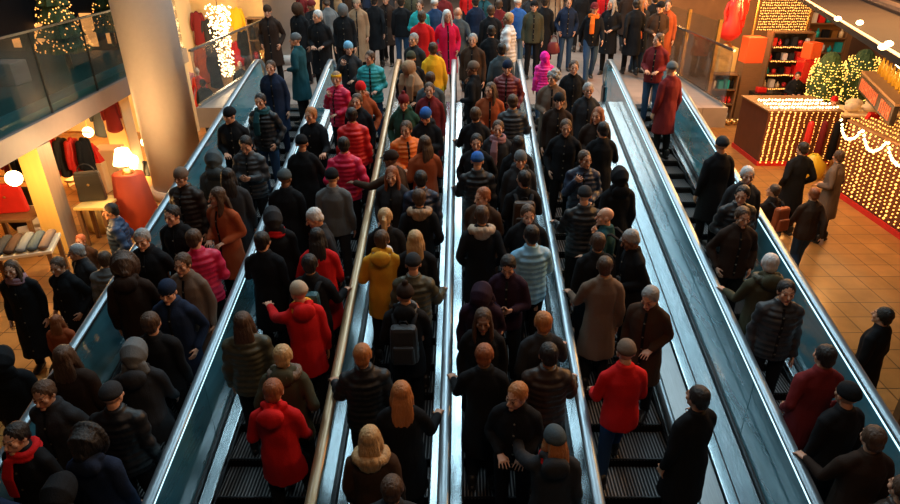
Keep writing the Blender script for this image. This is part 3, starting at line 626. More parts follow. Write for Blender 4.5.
s = S(); a3, b3 = a + nn * 2.4, b + nn * 2.4; s.tube([(a3.x, a3.y, cz + .08), (b3.x, b3.y, cz + .08)], [(.5, .08)] * 2, 10, ref=(nn.x, nn.y, 0)); s.obj('canopy_gutter', TEALF, t)
for px, py in ((838, 18), (860, 22), (883, 46), (889, 43)):
    q = on_z(px, py, cz + .06); s = S(); s.ell((q.x, q.y, cz + .05), (.055, .055, .04)); s.obj('canopy_lamp', BULBW, t, smooth=True)
for q in (a + nn * 3.6, b + nn * .3):
    S().box((q.x, q.y, (cz - .1 + LOWZ) / 2), (.1, .1, cz - .1 - LOWZ)).obj('canopy_post', WOOD, t)
# glass shopfront on the concourse behind the landing's right edge
t = thing('glass_partition', 'tall glass partition with gold posts right of the landing', 'partition', (6.1, 15.5, LOWZ))
for k in range(4):
    S().box((0, k * 2.2, 1.9), (.08, .1, 3.8)).obj('post', GOLDM, t)
    if k < 3: S().box((0, k * 2.2 + 1.1, 1.9), (.02, 2.1, 3.7)).obj('glass_panel', mat('amber_glass', (.25, .13, .05), .06, alpha=.25), t)
for x, y, z, pw in ((8.2, 14.8, .3, 130), (8.3, 18.2, .6, 150), (9.5, 21.5, 1.2, 170), (7.2, 21.8, 1.3, 120), (10.2, 18.0, .5, 90), (10.5, 23.5, 2.0, 150), (8.2, 12.4, -.2, 70), (11.6, 15.8, .0, 60)):
    point('stall_light', (x, y, z), pw, AMBER, .2)
# ---------------------------------------------------------------- people: posed, continuous bodies with clothes
ARMS = dict(down=((.215, -.03, 1.11), (.225, .05, .86)), bent=((.23, -.05, 1.12), (.11, .19, 1.07)), rail=((.25, .09, 1.13), (.3, .3, 1.13)),
            phone=((.22, .04, 1.13), (.07, .27, 1.2)), pocket=((.26, -.1, 1.13), (.2, .08, .95)), swingf=((.215, .08, 1.12), (.2, .25, .97)),
            swingb=((.22, -.13, 1.13), (.23, -.16, .88)), strap=((.23, .06, 1.13), (.12, .15, 1.33)), reach=((.25, .24, 1.27), (.27, .48, 1.3)),
            hold=((.245, .02, 1.12), (.22, .25, 1.05)))
LEGS = dict(stand=((.1, .015, .5), (.105, -.02, .085)), fwd=((.1, .15, .52), (.1, .2, .085)), back=((.1, -.02, .5), (.1, -.27, .14)),
            up=((.1, .27, .62), (.1, .36, .19)), wide=((.105, .03, .5), (.125, .0, .085)))
#       right arm, left arm, right leg, left leg, lean, head yaw, head pitch
POSES = [('down', 'down', 'stand', 'stand', 0, 0, 0), ('rail', 'down', 'stand', 'stand', .03, .15, 5), ('down', 'rail', 'stand', 'stand', .03, -.15, 5),
         ('phone', 'phone', 'stand', 'wide', .05, 0, 32), ('swingb', 'swingf', 'fwd', 'back', .05, 0, 4), ('swingf', 'swingb', 'back', 'fwd', .05, 0, 4),
         ('pocket', 'pocket', 'wide', 'stand', 0, .1, 8), ('strap', 'bent', 'stand', 'stand', 0, .5, 0), ('swingf', 'hold', 'up', 'stand', .1, 0, 8),
         ('bent', 'bent', 'stand', 'wide', .03, -.6, 6), ('down', 'reach', 'stand', 'stand', .06, .3, 5), ('hold', 'down', 'stand', 'stand', .02, .9, 0),
         ('down', 'bent', 'wide', 'stand', .16, -.2, 30)]
from mathutils.bvhtree import BVHTree
PROTO, PEND, BV = {}, {}, {}
def lean_f(a):
    c, s = math.cos(a), math.sin(a)
    def f(p):
        x, y, z = p; z -= .95
        return Vector((x, y * c + z * s, .95 + z * c - y * s))
    return f
def rig(pi):
    ra, la, rl, ll, lean, yaw, pitch = POSES[pi]; L = lean_f(lean); J = {}
    for side, arm, leg in ((1, ra, rl), (-1, la, ll)):
        m = lambda p: (p[0] * side, p[1], p[2])
        J['sh', side] = L(m((.16, -.005, 1.375))); J['el', side] = L(m(ARMS[arm][0])); J['wr', side] = L(m(ARMS[arm][1]))
        J['hp', side] = Vector(m((.09, 0, .92))); J['kn', side] = Vector(m(LEGS[leg][0])); J['an', side] = Vector(m(LEGS[leg][1]))
    nb = L((0, -.005, 1.46)); J['neck'] = nb
    J['M'] = Matrix.Translation(L((0, .025, 1.605))) @ Matrix.Rotation(yaw, 4, 'Z') @ Matrix.Rotation(-R(pitch) * .8 - lean * .3, 4, 'X')
    J['L'] = L; J['arm'] = {1: ra, -1: la}
    return J
def hand(s, w, d, side, kind):
    d = d.normalized(); inn = Vector((-side, 0, 0)); th = Vector((0, 1, 0.15))
    if kind in ('rail', 'reach', 'bent', 'hold'): nrm = Vector((0, 0, -1)); th = Vector((-side, 0, 0))
    elif kind in ('phone', 'strap'): nrm = Vector((-side * .5, -.6, .3)); th = Vector((-side, .1, .4))
    else: nrm = inn
    nrm = (nrm - d * d.dot(nrm)).normalized(); sd = d.cross(nrm).normalized()
    if sd.dot(th) < 0: sd = -sd
    curl = {'rail': .9, 'phone': 1.1, 'strap': 1.3, 'hold': 1.0}.get(kind, .45)
    s.tube([w - d * .02, w + d * .03, w + d * .08], [(.026, .02), (.039, .017), (.041, .014)], 10, ref=sd)
    for k, (o, l) in enumerate(((.034, .068), (.012, .078), (-.0115, .072), (-.034, .056))):
        b = w + d * .07 + sd * o; a1, a2 = curl * .5, curl * 1.25; fan = sd * (o * .9)
        p1 = b + (d * math.cos(a1) + nrm * math.sin(a1)) * l * .55 + fan * .3
        p2 = p1 + (d * math.cos(a2) + nrm * math.sin(a2)) * l * .5 + fan * .15
        s.tube([b, p1, p2], [.0085, .008, .007], 7, ref=sd)
    b = w + d * .025 + sd * .028
    p1 = b + (d * .55 + sd * .6 + nrm * .35).normalized() * .042; p2 = p1 + (d * .8 + nrm * .5 + sd * .1).normalized() * .032
    s.tube([b - sd * .01, p1, p2], [.013, .0105, .009], 7, ref=nrm)
def body_shape(pi):
    J = rig(pi); L = J['L']; s = S()
    s.tube([L((0, 0, .88)), L((0, 0, .98)), L((0, .005, 1.1)), L((0, .005, 1.25)), L((0, -.005, 1.36)), L((0, -.005, 1.43))],
           [(.13, .09), (.135, .095), (.12, .085), (.135, .095), (.13, .085), (.07, .055)], 16)
    M = J['M']; hc = M @ Vector((0, -.02, -.06))
    s.tube([J['neck'] - Vector((0, 0, .05)), J['neck'], hc], [.062, .056, .052], 12)
    for sd in (1, -1):
        s.tube([J['sh', sd] + Vector((-sd * .06, 0, 0)), J['sh', sd], (J['sh', sd] + J['el', sd]) / 2, J['el', sd]], [.04, .042, .04, .034], 10)
        w, e = J['wr', sd], J['el', sd]
        s.tube([e, e.lerp(w, .35), w], [.039, .04, .026], 10)
        hand(s, w, w - e, sd, J['arm'][sd])
        s.tube([J['hp', sd], J['hp', sd].lerp(J['kn', sd], .4), J['kn', sd]], [.085, .078, .053], 12)
        s.tube([J['kn', sd], J['kn', sd].lerp(J['an', sd], .35), J['an', sd]], [.053, .056, .038], 10)
        a = J['an', sd]; s.tube([a + Vector((0, -.04, -.045)), a + Vector((0, .06, -.04)), a + Vector((0, .17, -.06))], [.032, .038, .022], 8)
    e = lambda c, r: s.ell(c, r, M, nu=16, nv=10)
    e((0, -.012, .035), (.074, .094, .085)); e((0, .026, -.045), (.056, .062, .064)); e((0, .077, -.092), (.024, .018, .018))
    s.tube([M @ Vector((0, .082, .022)), M @ Vector((0, .1, .0)), M @ Vector((0, .112, -.018))], [.010, .012, .016], 8)
    e((0, .074, .036), (.052, .017, .012)); e((0, .087, -.056), (.023, .012, .012))
    for sd in (1, -1):
        e((sd * .04, .058, -.014), (.026, .024, .026)); e((sd * .077, -.006, 0), (.012, .023, .033)); e((sd * .031, .076, .012), (.014, .013, .010))
    return s, J
def coat_shape(pi, kind):
    J = rig(pi); L = J['L']; s = S(); puff = kind == 'puffer'
    st = max(abs(J['an', 1].y), abs(J['an', -1].y)) if kind in ('coat', 'long') else 0
    my = (J['kn', 1].y + J['kn', -1].y) / 2
    if kind == 'coat': hem = [((0, my * .6, .5), (.22, .18 + st * .3)), ((0, my * .4, .72), (.205, .165 + st * .15))]
    elif kind == 'long': hem = [((0, my * .8, .28), (.245, .21 + st * .4)), ((0, my * .5, .6), (.22, .18 + st * .2))]
    elif kind == 'parka': hem = [((0, my * .3, .66), (.205, .165))]
    else: hem = [((0, 0, .82), (.19, .15))]
    tor = [((0, .0, .95), (.185, .145)), ((0, .005, 1.08), (.168, .135)), ((0, .005, 1.25), (.182, .142)), ((0, -.005, 1.35), (.178, .128)), ((0, -.008, 1.42), (.14, .1)), ((0, -.006, 1.455), (.095, .085)), ((0, -.004, 1.49), (.08, .078))]
    pts, rad = [], []
    for c, r in hem: pts.append(Vector(c)); rad.append(r)
    for c, r in tor: pts.append(L(c)); rad.append(r)
    if puff:
        P2, R2 = [], []
        for i in range(len(pts) - 1):
            kk = 7 if i < len(pts) - 3 else 1
            for q in range(kk):
                t = q / kk; P2.append(pts[i].lerp(pts[i + 1], t)); ph = P2[-1].z / .068 * 2 * math.pi
                b = .011 * math.cos(ph) + .012
                R2.append((rad[i][0] * (1 - t) + rad[i + 1][0] * t + b, rad[i][1] * (1 - t) + rad[i + 1][1] * t + b))
        P2.append(pts[-1]); R2.append(rad[-1]); pts, rad = P2, R2
    s.tube(pts, rad, 22, cap=False)
    s.tube([L((0, -.015, 1.44)), L((0, -.01, 1.485)), L((0, -.012, 1.515))], [(.1, .09), (.085, .082), (.08, .078)], 16, cap=False)
    k = 1.14 if puff else 1.0
    for sd in (1, -1):
        sh, e, w = J['sh', sd], J['el', sd], J['wr', sd]
        s.tube([L((sd * .04, -.01, 1.44)), L((sd * .1, -.01, 1.42)), sh + Vector((-sd * .005, 0, -.005))], [.06, .064, .066 * k], 12)
        up = [sh.lerp(e, t) for t in (0, .25, .5, .75, 1)]
        ru = [.068 * k, .068 * k, .062 * k, .058 * k, .054 * k]
        dn = [e.lerp(w, t) for t in (0, .25, .5, .75, .97)]; rd = [.055 * k, .053 * k, .05 * k, .046 * k, .041 * k]
        if puff:
            ru = [r + .01 * (-1) ** i for i, r in enumerate(ru)]; rd = [r + .008 * (-1) ** i for i, r in enumerate(rd)]
        s.tube(up, ru, 12); s.tube(dn, rd, 12)
    if kind in ('parka',):
        s.ell((0, -.1, 1.46), (.125, .075, .1), None); s.tube([L((sx * .1, -.02 - .06 * (1 - abs(sx)), 1.5)) for sx in (-1, -.5, 0, .5, 1)], [.035, .045, .05, .045, .035], 10)
    return s
def trouser_shape(pi):
    J = rig(pi); s = S()
    s.tube([(0, 0, .86), (0, 0, .95), (0, 0, 1.03)], [(.15, .115), (.155, .12), (.14, .105)], 16)
    for sd in (1, -1):
        h, k, a = J['hp', sd], J['kn', sd], J['an', sd]
        s.tube([h + Vector((0, 0, .02)), h.lerp(k, .4), k, k.lerp(a, .4), a + Vector((0, -.005, -.01))], [.095, .087, .07, .066, .06], 12)
    return s
def shoe_shape(a, side):
    s = S(); b = a.copy()
    s.tube([b + Vector((0, -.045, .06)), b + Vector((0, -.045, -.0)), b + Vector((0, -.03, -.05))], [.05, .05, .045], 10)
    s.tube([b + Vector((0, -.085, -.05)), b + Vector((0, -.03, -.042)), b + Vector((0, .07, -.043)), b + Vector((0, .16, -.056)), b + Vector((0, .205, -.064))], [(.03, .03), (.042, .043), (.047, .04), (.046, .028), (.03, .018)], 12)
    s.tube([b + Vector((0, -.08, -.075)), b + Vector((0, .06, -.075)), b + Vector((0, .2, -.075))], [(.04, .012), (.045, .012), (.042, .012)], 10)
    return s
def hair_shape(kind):
    s = S(); e = lambda c, r: s.ell(c, r, nu=18, nv=12)
    if kind in ('short', 'long', 'pony', 'bun', 'curly'):
        e((0, -.026, .05), (.085, .097, .088)); e((0, -.065, -.012), (.07, .048, .068))
        for sd in (1, -1): e((sd * .07, -.02, .03), (.02, .045, .05))
    if kind == 'curly':
        for k in range(34):
            t, p = random.uniform(0, 1.9), random.uniform(0, 6.28)
            e((.09 * math.sin(t) * math.cos(p), -.035 + .1 * math.sin(t) * math.sin(p) * .9 - .01, .045 + .1 * math.cos(t)), (.036,) * 3)
    if kind in ('long', 'hatlong'):
        s.tube([(0, -.06, .05), (0, -.088, -.06), (0, -.1, -.16), (0, -.105, -.27), (0, -.1, -.34)], [(.075, .04), (.092, .045), (.1, .042), (.088, .034), (.05, .02)], 14)
        for sd in (1, -1): s.tube([(sd * .068, -.01, .05), (sd * .082, -.005, -.05), (sd * .086, .02, -.15), (sd * .075, .05, -.24)], [(.018, .04), (.024, .045), (.024, .04), (.014, .022)], 10, ref=(1, 0, 0))
    if kind == 'pony': s.tube([(0, -.11, .05), (0, -.15, .03), (0, -.155, -.06), (0, -.14, -.17)], [.025, .032, .036, .016], 10)
    if kind == 'bun': e((0, -.115, .085), (.042, .042, .04))
    if kind in ('beanie', 'pom', 'brim'):
        e((0, -.014, .062), (.087, .106, .088)); s.tube([(0, -.02, .02), (0, -.016, .045), (0, -.014, .07)], [(.086, .103), (.092, .111), (.089, .107)], 22, cap=False)
        if kind == 'pom': e((0, -.02, .165), (.034, .034, .032))
        if kind == 'brim': s.tube([(0, .07, .045), (0, .12, .04), (0, .15, .032)], [(.06, .01), (.062, .009), (.035, .007)], 12, ref=(1, 0, 0))
    if kind == 'hood':
        s.tube([(0, .062, .0), (0, .02, .02), (0, -.05, .015), (0, -.1, -.02), (0, -.125, -.05)], [(.098, .135), (.112, .148), (.115, .14), (.09, .1), (.05, .05)], 18)
        s.tube([(0, -.08, -.06), (0, -.07, -.15)], [(.11, .06), (.13, .07)], 14)
    if kind == 'furhood':
        s.tube([(0, .03, .0), (0, .0, .02), (0, -.06, .015), (0, -.12, -.03)], [(.11, .145), (.125, .16), (.12, .14), (.06, .06)], 18)
        for k in range(26):
            a = 2 * math.pi * k / 26; e((.12 * math.cos(a), .03, .005 + .15 * math.sin(a)), (.034,) * 3)
    if kind == 'shawl':
        s.tube([(0, .055, .02), (0, .01, .03), (0, -.06, .02), (0, -.11, -.02)], [(.098, .125), (.11, .135), (.105, .12), (.06, .06)], 18)
        s.tube([(0, -.02, -.05), (0, -.03, -.14), (0, -.03, -.24), (0, -.03, -.36)], [(.1, .085), (.17, .12), (.24, .16), (.25, .165)], 18)
        for sd in (1, -1): s.tube([(sd * .1, .06, -.1), (sd * .1, .125, -.25), (sd * .09, .14, -.5)], [(.07, .04), (.08, .04), (.07, .03)], 10)
    if kind == 'furcollar':
        for k in range(30):
            a = 2 * math.pi * k / 30; e((.115 * math.cos(a), -.035 + .105 * math.sin(a), -.155 - .02 * math.sin(a) + random.uniform(-.012, .012)), (.05, .05, .045))
        e((0, -.13, -.17), (.1, .05, .08))
    if kind in ('scarf', 'scarftail'):
        for z, r in ((-.165, 1.0), (-.125, .92)):
            pts = [(.1 * r * math.cos(a), -.03 + .098 * r * math.sin(a), z + .012 * math.sin(2 * a)) for a in np.linspace(0, 2 * math.pi, 19)]
            s.tube(pts, [(.03, .035)] * 19, 8, ref=(0, 0, 1), cap=False)
        if kind == 'scarftail': s.tube([(.04, .1, -.16), (.05, .155, -.3), (.05, .16, -.5)], [(.045, .018), (.06, .018), (.055, .014)], 10)
    if kind == 'headband':
        s.tube([(0, -.02, .045), (0, -.02, .085)], [(.091, .106), (.086, .1)], 22, cap=False)
    return s
VOX = dict(body=(.0075, 2), coat=(.013, 3), trousers=(.014, 3), hair=(.0085, 2))
def pend(key):
    if key in PROTO or key in PEND: return
    t = key[0]
    s = body_shape(key[1])[0] if t == 'body' else coat_shape(key[1], key[2]) if t == 'coat' else trouser_shape(key[1]) if t == 'trousers' else hair_shape(key[1])
    me = s.mesh('proto', []); o = bpy.data.objects.new('proto', me); COL.objects.link(o)
    vx, it = VOX[t]
    m = o.modifiers.new('r', 'REMESH'); m.mode = 'VOXEL'; m.voxel_size = vx
    m = o.modifiers.new('s', 'SMOOTH'); m.factor = .5; m.iterations = it
    PEND[key] = o
def flush():
    dg = bpy.context.evaluated_depsgraph_get(); dg.update()
    for key, o in PEND.items():
        me = bpy.data.meshes.new_from_object(o.evaluated_get(dg)); me.name = '_'.join(str(k) for k in key)
        t = key[0]; n = len(me.vertices); co = np.empty(n * 3); me.vertices.foreach_get('co', co); co = co.reshape(-1, 3)
        nr = np.empty(n * 3); me.vertices.foreach_get('normal', nr); nr = nr.reshape(-1, 3)
        if t in ('coat', 'trousers'):       # folds in the cloth
            sc = Vector((9, 9, 4.0)); off = Vector(((sum(ord(ch) for ch in str(key)) * 7) % 97, 3, 1)); amp = .013 if t == 'coat' else .01
            dsp = np.array([noise.noise(Vector((c[0] * sc.x, c[1] * sc.y, c[2] * sc.z)) + off) + .5 * noise.noise(Vector((c[0] * 15, c[1] * 15, c[2] * 8))) for c in co])
            co = co + nr * (dsp * amp)[:, None]
        elif t == 'hair' and key[1] in ('short', 'long', 'pony', 'bun', 'hatlong', 'furhood', 'furcollar', 'curly'):
            dsp = np.array([noise.noise(Vector((c[0] * 70, c[1] * 70, c[2] * 9))) for c in co]); co = co + nr * (dsp * .006)[:, None]
        me.vertices.foreach_set('co', co.reshape(-1)); me.materials.clear()
        ns = 4 if t == 'body' else 1
        for _ in range(ns): me.materials.append(None)
        me.polygons.foreach_set('use_smooth', [True] * len(me.polygons))
        if t == 'body':
            pc = np.empty(len(me.polygons) * 3); me.polygons.foreach_get('center', pc); pc = pc.reshape(-1, 3)
            Mi = np.array(rig(key[1])['M'].inverted()); q = pc @ Mi[:3, :3].T + Mi[:3, 3]
            idx = np.zeros(len(pc), int); f = q[:, 1] > .05
            for sx in (.031, -.031):
                idx[f & (((q[:, 0] - sx) / .012) ** 2 + ((q[:, 2] - .012) / .007) ** 2 < 1)] = 1
                idx[f & (((q[:, 0] - sx) / .02) ** 2 + ((q[:, 2] - .043) / .0045) ** 2 < 1)] = 3
            idx[f & ((q[:, 0] / .024) ** 2 + ((q[:, 2] + .056) / .009) ** 2 < 1)] = 2
            me.polygons.foreach_set('material_index', idx)
        me.update(); PROTO[key] = me
        if t == 'coat':
            bm = bmesh.new(); bm.from_mesh(me); BV[key[1], key[2]] = BVHTree.FromBMesh(bm); bm.free()
    for o in PEND.values():
        m = o.data; bpy.data.objects.remove(o); bpy.data.meshes.remove(m)
    PEND.clear()

def hairm(c): return mat('hair_' + c, C[c], .5, bump=.5, bscale=40, bstretch=(4, 4, .5), var=.35)
SKIN = [mat('skin_light', (.62, .32, .2), .5, bump=.03, bscale=60), mat('skin_medium', (.5, .25, .15), .5, bump=.03, bscale=60), mat('skin_brown', (.2, .095, .055), .55, bump=.03, bscale=60)]
EYE = mat('eye_dark', (.05, .03, .022), .7, spec=.1); LIP = mat('lip', (.4, .11, .09), .5); BROW = mat('brow', (.16, .08, .05), .8, spec=.1)
LEATHER = mat('shoe_leather', (.014, .012, .011), .4)
SHOE_ME, ZIP_ME = {}, {}
GOLDB = mat('coat_button', (.2, .17, .12), .35, .6)
def zip_shape(pi, kind):
    bv = BV[pi, kind]; s = S(); pts = []
    for z in np.linspace({'coat': .56, 'long': .36, 'parka': .72}.get(kind, .88), 1.44, 16):
        q = rig(pi)['L']((0, 0, z)) if z > .95 else Vector((0, 0, z))
        h = bv.ray_cast(Vector((q.x, q.y + .9, q.z)), Vector((0, -1, 0)))
        if h[0] is not None: pts.append(h[0] + Vector((0, .003, 0)))
    s.tube(pts, [(.016, .006)] * len(pts), 6)
    for q in pts[1::3]: s.ell((q.x + .0, q.y + .006, q.z), (.011, .006, .011), mi=1, nu=8, nv=5)
    return s
def put(name, me, m, parent, M=None):
    o = bpy.data.objects.new(name, me); COL.objects.link(o); o.parent = parent
    if M is not None: o.matrix_local = M
    for i, x in enumerate(m if isinstance(m, list) else [m]):
        o.material_slots[i].link = 'OBJECT'; o.material_slots[i].material = x
    return o
HATS = {'beanie', 'pom', 'brim', 'hood', 'furhood', 'shawl'}
HAIRNAME = dict(beanie='knit_hat', pom='knit_hat', brim='cap', hood='hood', furhood='fur_hood', shawl='shawl', furcollar='fur_collar', scarf='scarf', scarftail='scarf', headband='headband')
PPL = []
def P(hx, hy, surf, yaw, pose, ck, cc, tc, hk, hc, label, sc=1.0, x2=(), skin=0, bag=None, Y=None):
    PPL.append(dict(hx=hx, hy=hy, surf=surf, yaw=yaw, pose=pose, ck=ck, cc=cc, tc=tc, hk=hk, hc=hc, label=label, sc=sc, x2=x2, skin=skin, bag=bag, Y=Y))
PK = {'e': .94, 'u': 1.0, 'l': 1.0}
def locate(p):
    h = 1.6 * p['sc'] * PK[p['surf'][0]]; s = p['surf']; r = None
    if p['Y'] is not None: Y = p['Y']
    else:
        r = ray(p['hx'], p['hy'])
        if s[0] == 'e':   # z = zs(Y)+h
            # CAM_H + r.z t = -SLOPE*(YTOP - r.y t) + h
            t = (-SLOPE * YTOP + h - CAM_H) / (r.z - SLOPE * r.y); Y = r.y * t
        else:
            zf = 0 if s == 'up' else LOWZ; t = (zf + h - CAM_H) / r.z; Y = r.y * t
    if s[0] == 'e' and Y > 12.2: pass
    zf = (zstep(Y) if Y < YTOP else 0) if s[0] == 'e' else (0 if s == 'up' else LOWZ)
    dep = Y * CP + (CAM_H - zf - h) * SP
    X = (p['hx'] - CXP) / FPX * dep
    if s[0] == 'e':
        a, b = INNER[int(s[1])]; X = min(max(X, a), b)
    return [X, Y]
def snap(p):
    X, Y = p['pos']
    if p['surf'][0] == 'e' and Y < YTOP:
        kk = math.floor((YTOP - Y) / .4); c = YTOP - (kk + .5) * .4 - .05 * math.cos(R(p['yaw']))
        p['pos'][1] = min(max(Y, c - .03), c + .03)
    elif p['surf'][0] == 'e' and Y < YTOP + .35: p['pos'][1] = YTOP + .35
def backpack(c, c2):
    s = S(); s.box((0, 0, 0), (.3, .14, .44), 0, 0, .9)
    b = S(); b.box((0, -.09, -.08), (.24, .06, .22), 0, 0, .9)
    st = S()
    for sd in (1, -1):
        st.tube([(sd * .09, .06, .19), (sd * .11, .15, .25), (sd * .115, .3, .2), (sd * .12, .33, .06), (sd * .13, .25, -.1), (sd * .11, .07, -.17)], [(.028, .012)] * 6, 8)
    st.tube([(-.04, .03, .22), (-.03, .02, .26), (.03, .02, .26), (.04, .03, .22)], [.01] * 4, 8)
    return s, b, st
def handbag():
    s = S(); s.tube([(0, 0, -.12), (0, 0, -.02), (0, 0, .1)], [(.17, .065), (.16, .06), (.12, .035)], 18, cap=True)
    h = S(); h.tube([(.1 * math.cos(t), 0, .1 + .17 * math.sin(t)) for t in np.linspace(0, math.pi, 12)], [.011] * 12, 8, ref=(0, 1, 0))
    return s, h
def make_person(p):
    pi = p['pose']; J = rig(pi); X, Y = p['pos']; s = p['surf']; front = math.cos(R(p['yaw'])) < .2
    zf = (zstep(Y) + .002 if Y < YTOP else 0.0) if s[0] == 'e' else (0 if s == 'up' else LOWZ)
    root = bpy.data.objects.new('person', PROTO['body', pi]); COL.objects.link(root)
    root.location = (X, Y, zf); root.rotation_euler[2] = R(p['yaw']); k = p['sc'] * PK[s[0]]; root.scale = (k, k, k)
    for i, m in enumerate((SKIN[p['skin']], EYE, LIP, BROW)):
        root.material_slots[i].link = 'OBJECT'; root.material_slots[i].material = m
    tag(root, p['label'], 'person', p['group'] if p.get('group') else {'e': 'people riding the escalators', 'u': 'crowd on the upper landing', 'l': 'people on the lower concourse'}[s[0]])
    ct = put({'coat': 'coat', 'long': 'long_coat', 'parka': 'parka', 'puffer': 'puffer_jacket', 'jacket': 'jacket'}[p['ck']], PROTO['coat', pi, p['ck']], cloth(p['cc'], p['ck'] == 'puffer'), root)
    if front:
        key = (pi, p['ck'])
        if key not in ZIP_ME: ZIP_ME[key] = zip_shape(*key).mesh('front_placket', [cloth('black'), GOLDB])
        o = bpy.data.objects.new('front_placket', ZIP_ME[key]); COL.objects.link(o); o.parent = ct
    put('trousers', PROTO['trousers', pi], cloth(p['tc']), root)
    for sd in (1, -1):
        key = (pi, sd)
        if key not in SHOE_ME: SHOE_ME[key] = shoe_shape(J['an', sd], sd).mesh('shoe', [LEATHER], True)
        o = bpy.data.objects.new('shoe', SHOE_ME[key]); COL.objects.link(o); o.parent = root; o.location.z = .006
    M = J['M']
    items = [(p['hk'], p['hc'])] + list(p['x2'])
    for hk, hc in items:
        if hk == 'none': continue
        isr = hk in ('short', 'long', 'pony', 'bun', 'hatlong', 'curly')
        Mh = Matrix.Translation(M.translation) @ Matrix.Rotation(POSES[pi][5] * .3, 4, 'Z') if hk in ('scarf', 'scarftail', 'furcollar') else M
        put('hair' if isr else HAIRNAME[hk], PROTO['hair', hk], hairm(hc) if isr or hk in ('furhood', 'furcollar') else cloth(hc), root, Mh)
    if p['bag']:
        bk, bc, bl = p['bag']; T = root.matrix_basis.copy()
        if bk == 'backpack':
            t = thing('backpack', bl, 'backpack', group='backpacks worn in the crowd')
            a, b, st = backpack(0, 0); a.obj('main_compartment', cloth(bc, True), t, bevel=.045); b.obj('front_pocket', cloth(bc, True), t, bevel=.03); st.obj('straps', cloth('black'), t, smooth=True)
            t.matrix_world = T @ Matrix.Translation(J['L']((0, -.26, 1.2)))
        elif bk == 'phone':
            o = S().box((0, 0, 0), (.075, .15, .009)).obj('phone', mat('phone_glass', (.02, .02, .025), .1), bevel=.004); tag(o, bl, 'phone')
            a = (J['wr', 1] + J['wr', -1]) / 2; o.matrix_world = T @ Matrix.Translation(a + Vector((0, .13, .085))) @ Matrix.Rotation(.7, 4, 'X')
        else:
            t = thing('handbag', bl, 'bag', group='bags carried in the crowd')
            a, b = handbag(); a.obj('bag_body', mat('bag_' + bc, C[bc], .4, bump=.1), t, smooth=True); b.obj('handle', mat('bagh_' + bc, tuple(c * .6 for c in C[bc]), .4), t, smooth=True)
            w = J['wr', 1]; t.matrix_world = T @ Matrix.Translation(w + Vector((.12, .06, -.36)))
    return root
# ---------------------------------------------------------------- everyone, escalator by escalator, from the top down
# leftmost escalator
P(297, 40, 'e0', 75, 7, 'coat', 'dteal', 'black', 'beanie', 'grey', 'person in grey knit hat and dark teal coat atop the leftmost escalator')
P(272, 66, 'e0', 180, 0, 'coat', 'navy', 'navy', 'short', 'hbrown', 'person in long navy overcoat facing the camera high on the leftmost escalator')
P(263, 98, 'e0', 170, 6, 'puffer', 'black', 'jeans', 'short', 'hblack', 'person in black puffer with teal scarf, below the navy overcoat on the leftmost escalator', x2=[('scarftail', 'dteal')])
P(228, 119, 'e0', 185, 9, 'jacket', 'black', 'black', 'beanie', 'black', 'person in black jacket and black knit hat against the outer rail of the leftmost escalator')
P(248, 150, 'e0', 180, 3, 'puffer', 'charcoal', 'black', 'short', 'hblack', 'person in charcoal puffer looking down at a hand, inner side of the leftmost escalator')
P(219, 160, 'e0', 10, 0, 'parka', 'slate', 'black', 'hood', 'slate', 'person in slate parka with hood up, back turned, on the leftmost escalator')
P(229, 194, 'e0', 160, 9, 'coat', 'rust', 'black', 'long', 'hbrown', 'person in rust orange coat with long brown hair on the leftmost escalator')
P(184, 207, 'e0', 175, 2, 'coat', 'black', 'black', 'short', 'hblack', 'person in plain black coat facing camera, alone by the outer rail beside the round column')
P(216, 238, 'e0', 30, 9, 'puffer', 'crimson', 'black', 'short', 'hbrown', 'person in crimson pink puffer on the leftmost escalator, beside the inner rail')
P(188, 262, 'e0', 175, 0, 'coat', 'taupe', 'black', 'short', 'hbrown', 'person in taupe wool coat facing camera midway down the leftmost escalator')
P(142, 276, 'e0', 15, 1, 'parka', 'dbrown', 'black', 'furhood', 'brown', 'person in dark brown parka with big shaggy fur hood, leftmost escalator')
P(176, 312, 'e0', 180, 6, 'coat', 'navy', 'black', 'beanie', 'navy', 'person in navy coat and navy knit hat below the shaggy fur hood, leftmost escalator')
P(113, 350, 'e0', 5, 0, 'coat', 'dbrown', 'black', 'long', 'hbrown', 'person in dark brown coat with long brown hair, low on the leftmost escalator')
P(150, 356, 'e0', 10, 5, 'parka', 'charcoal', 'black', 'hood', 'grey', 'person in charcoal parka with grey hood up, low on the leftmost escalator')
P(48, 412, 'e0', 170, 0, 'coat', 'black', 'black', 'short', 'hblack', 'person in black coat and red scarf in the bottom left corner', x2=[('scarftail', 'red')])
P(103, 420, 'e0', 5, 2, 'puffer', 'black', 'black', 'beanie', 'charcoal', 'person in black puffer with charcoal knit hat, low on the leftmost escalator beside inner rail')
P(28, 478, 'e0', 0, 0, 'jacket', 'navy', 'black', 'short', 'hblack', 'person in navy jacket cut by the bottom left corner of the frame', bag=('handbag', 'red', 'red handbag hanging from a hand at the bottom left corner'))
P(86, 484, 'e0', 0, 6, 'coat', 'black', 'black', 'hood', 'black', 'person in black coat with black hood up at the bottom edge, leftmost escalator')
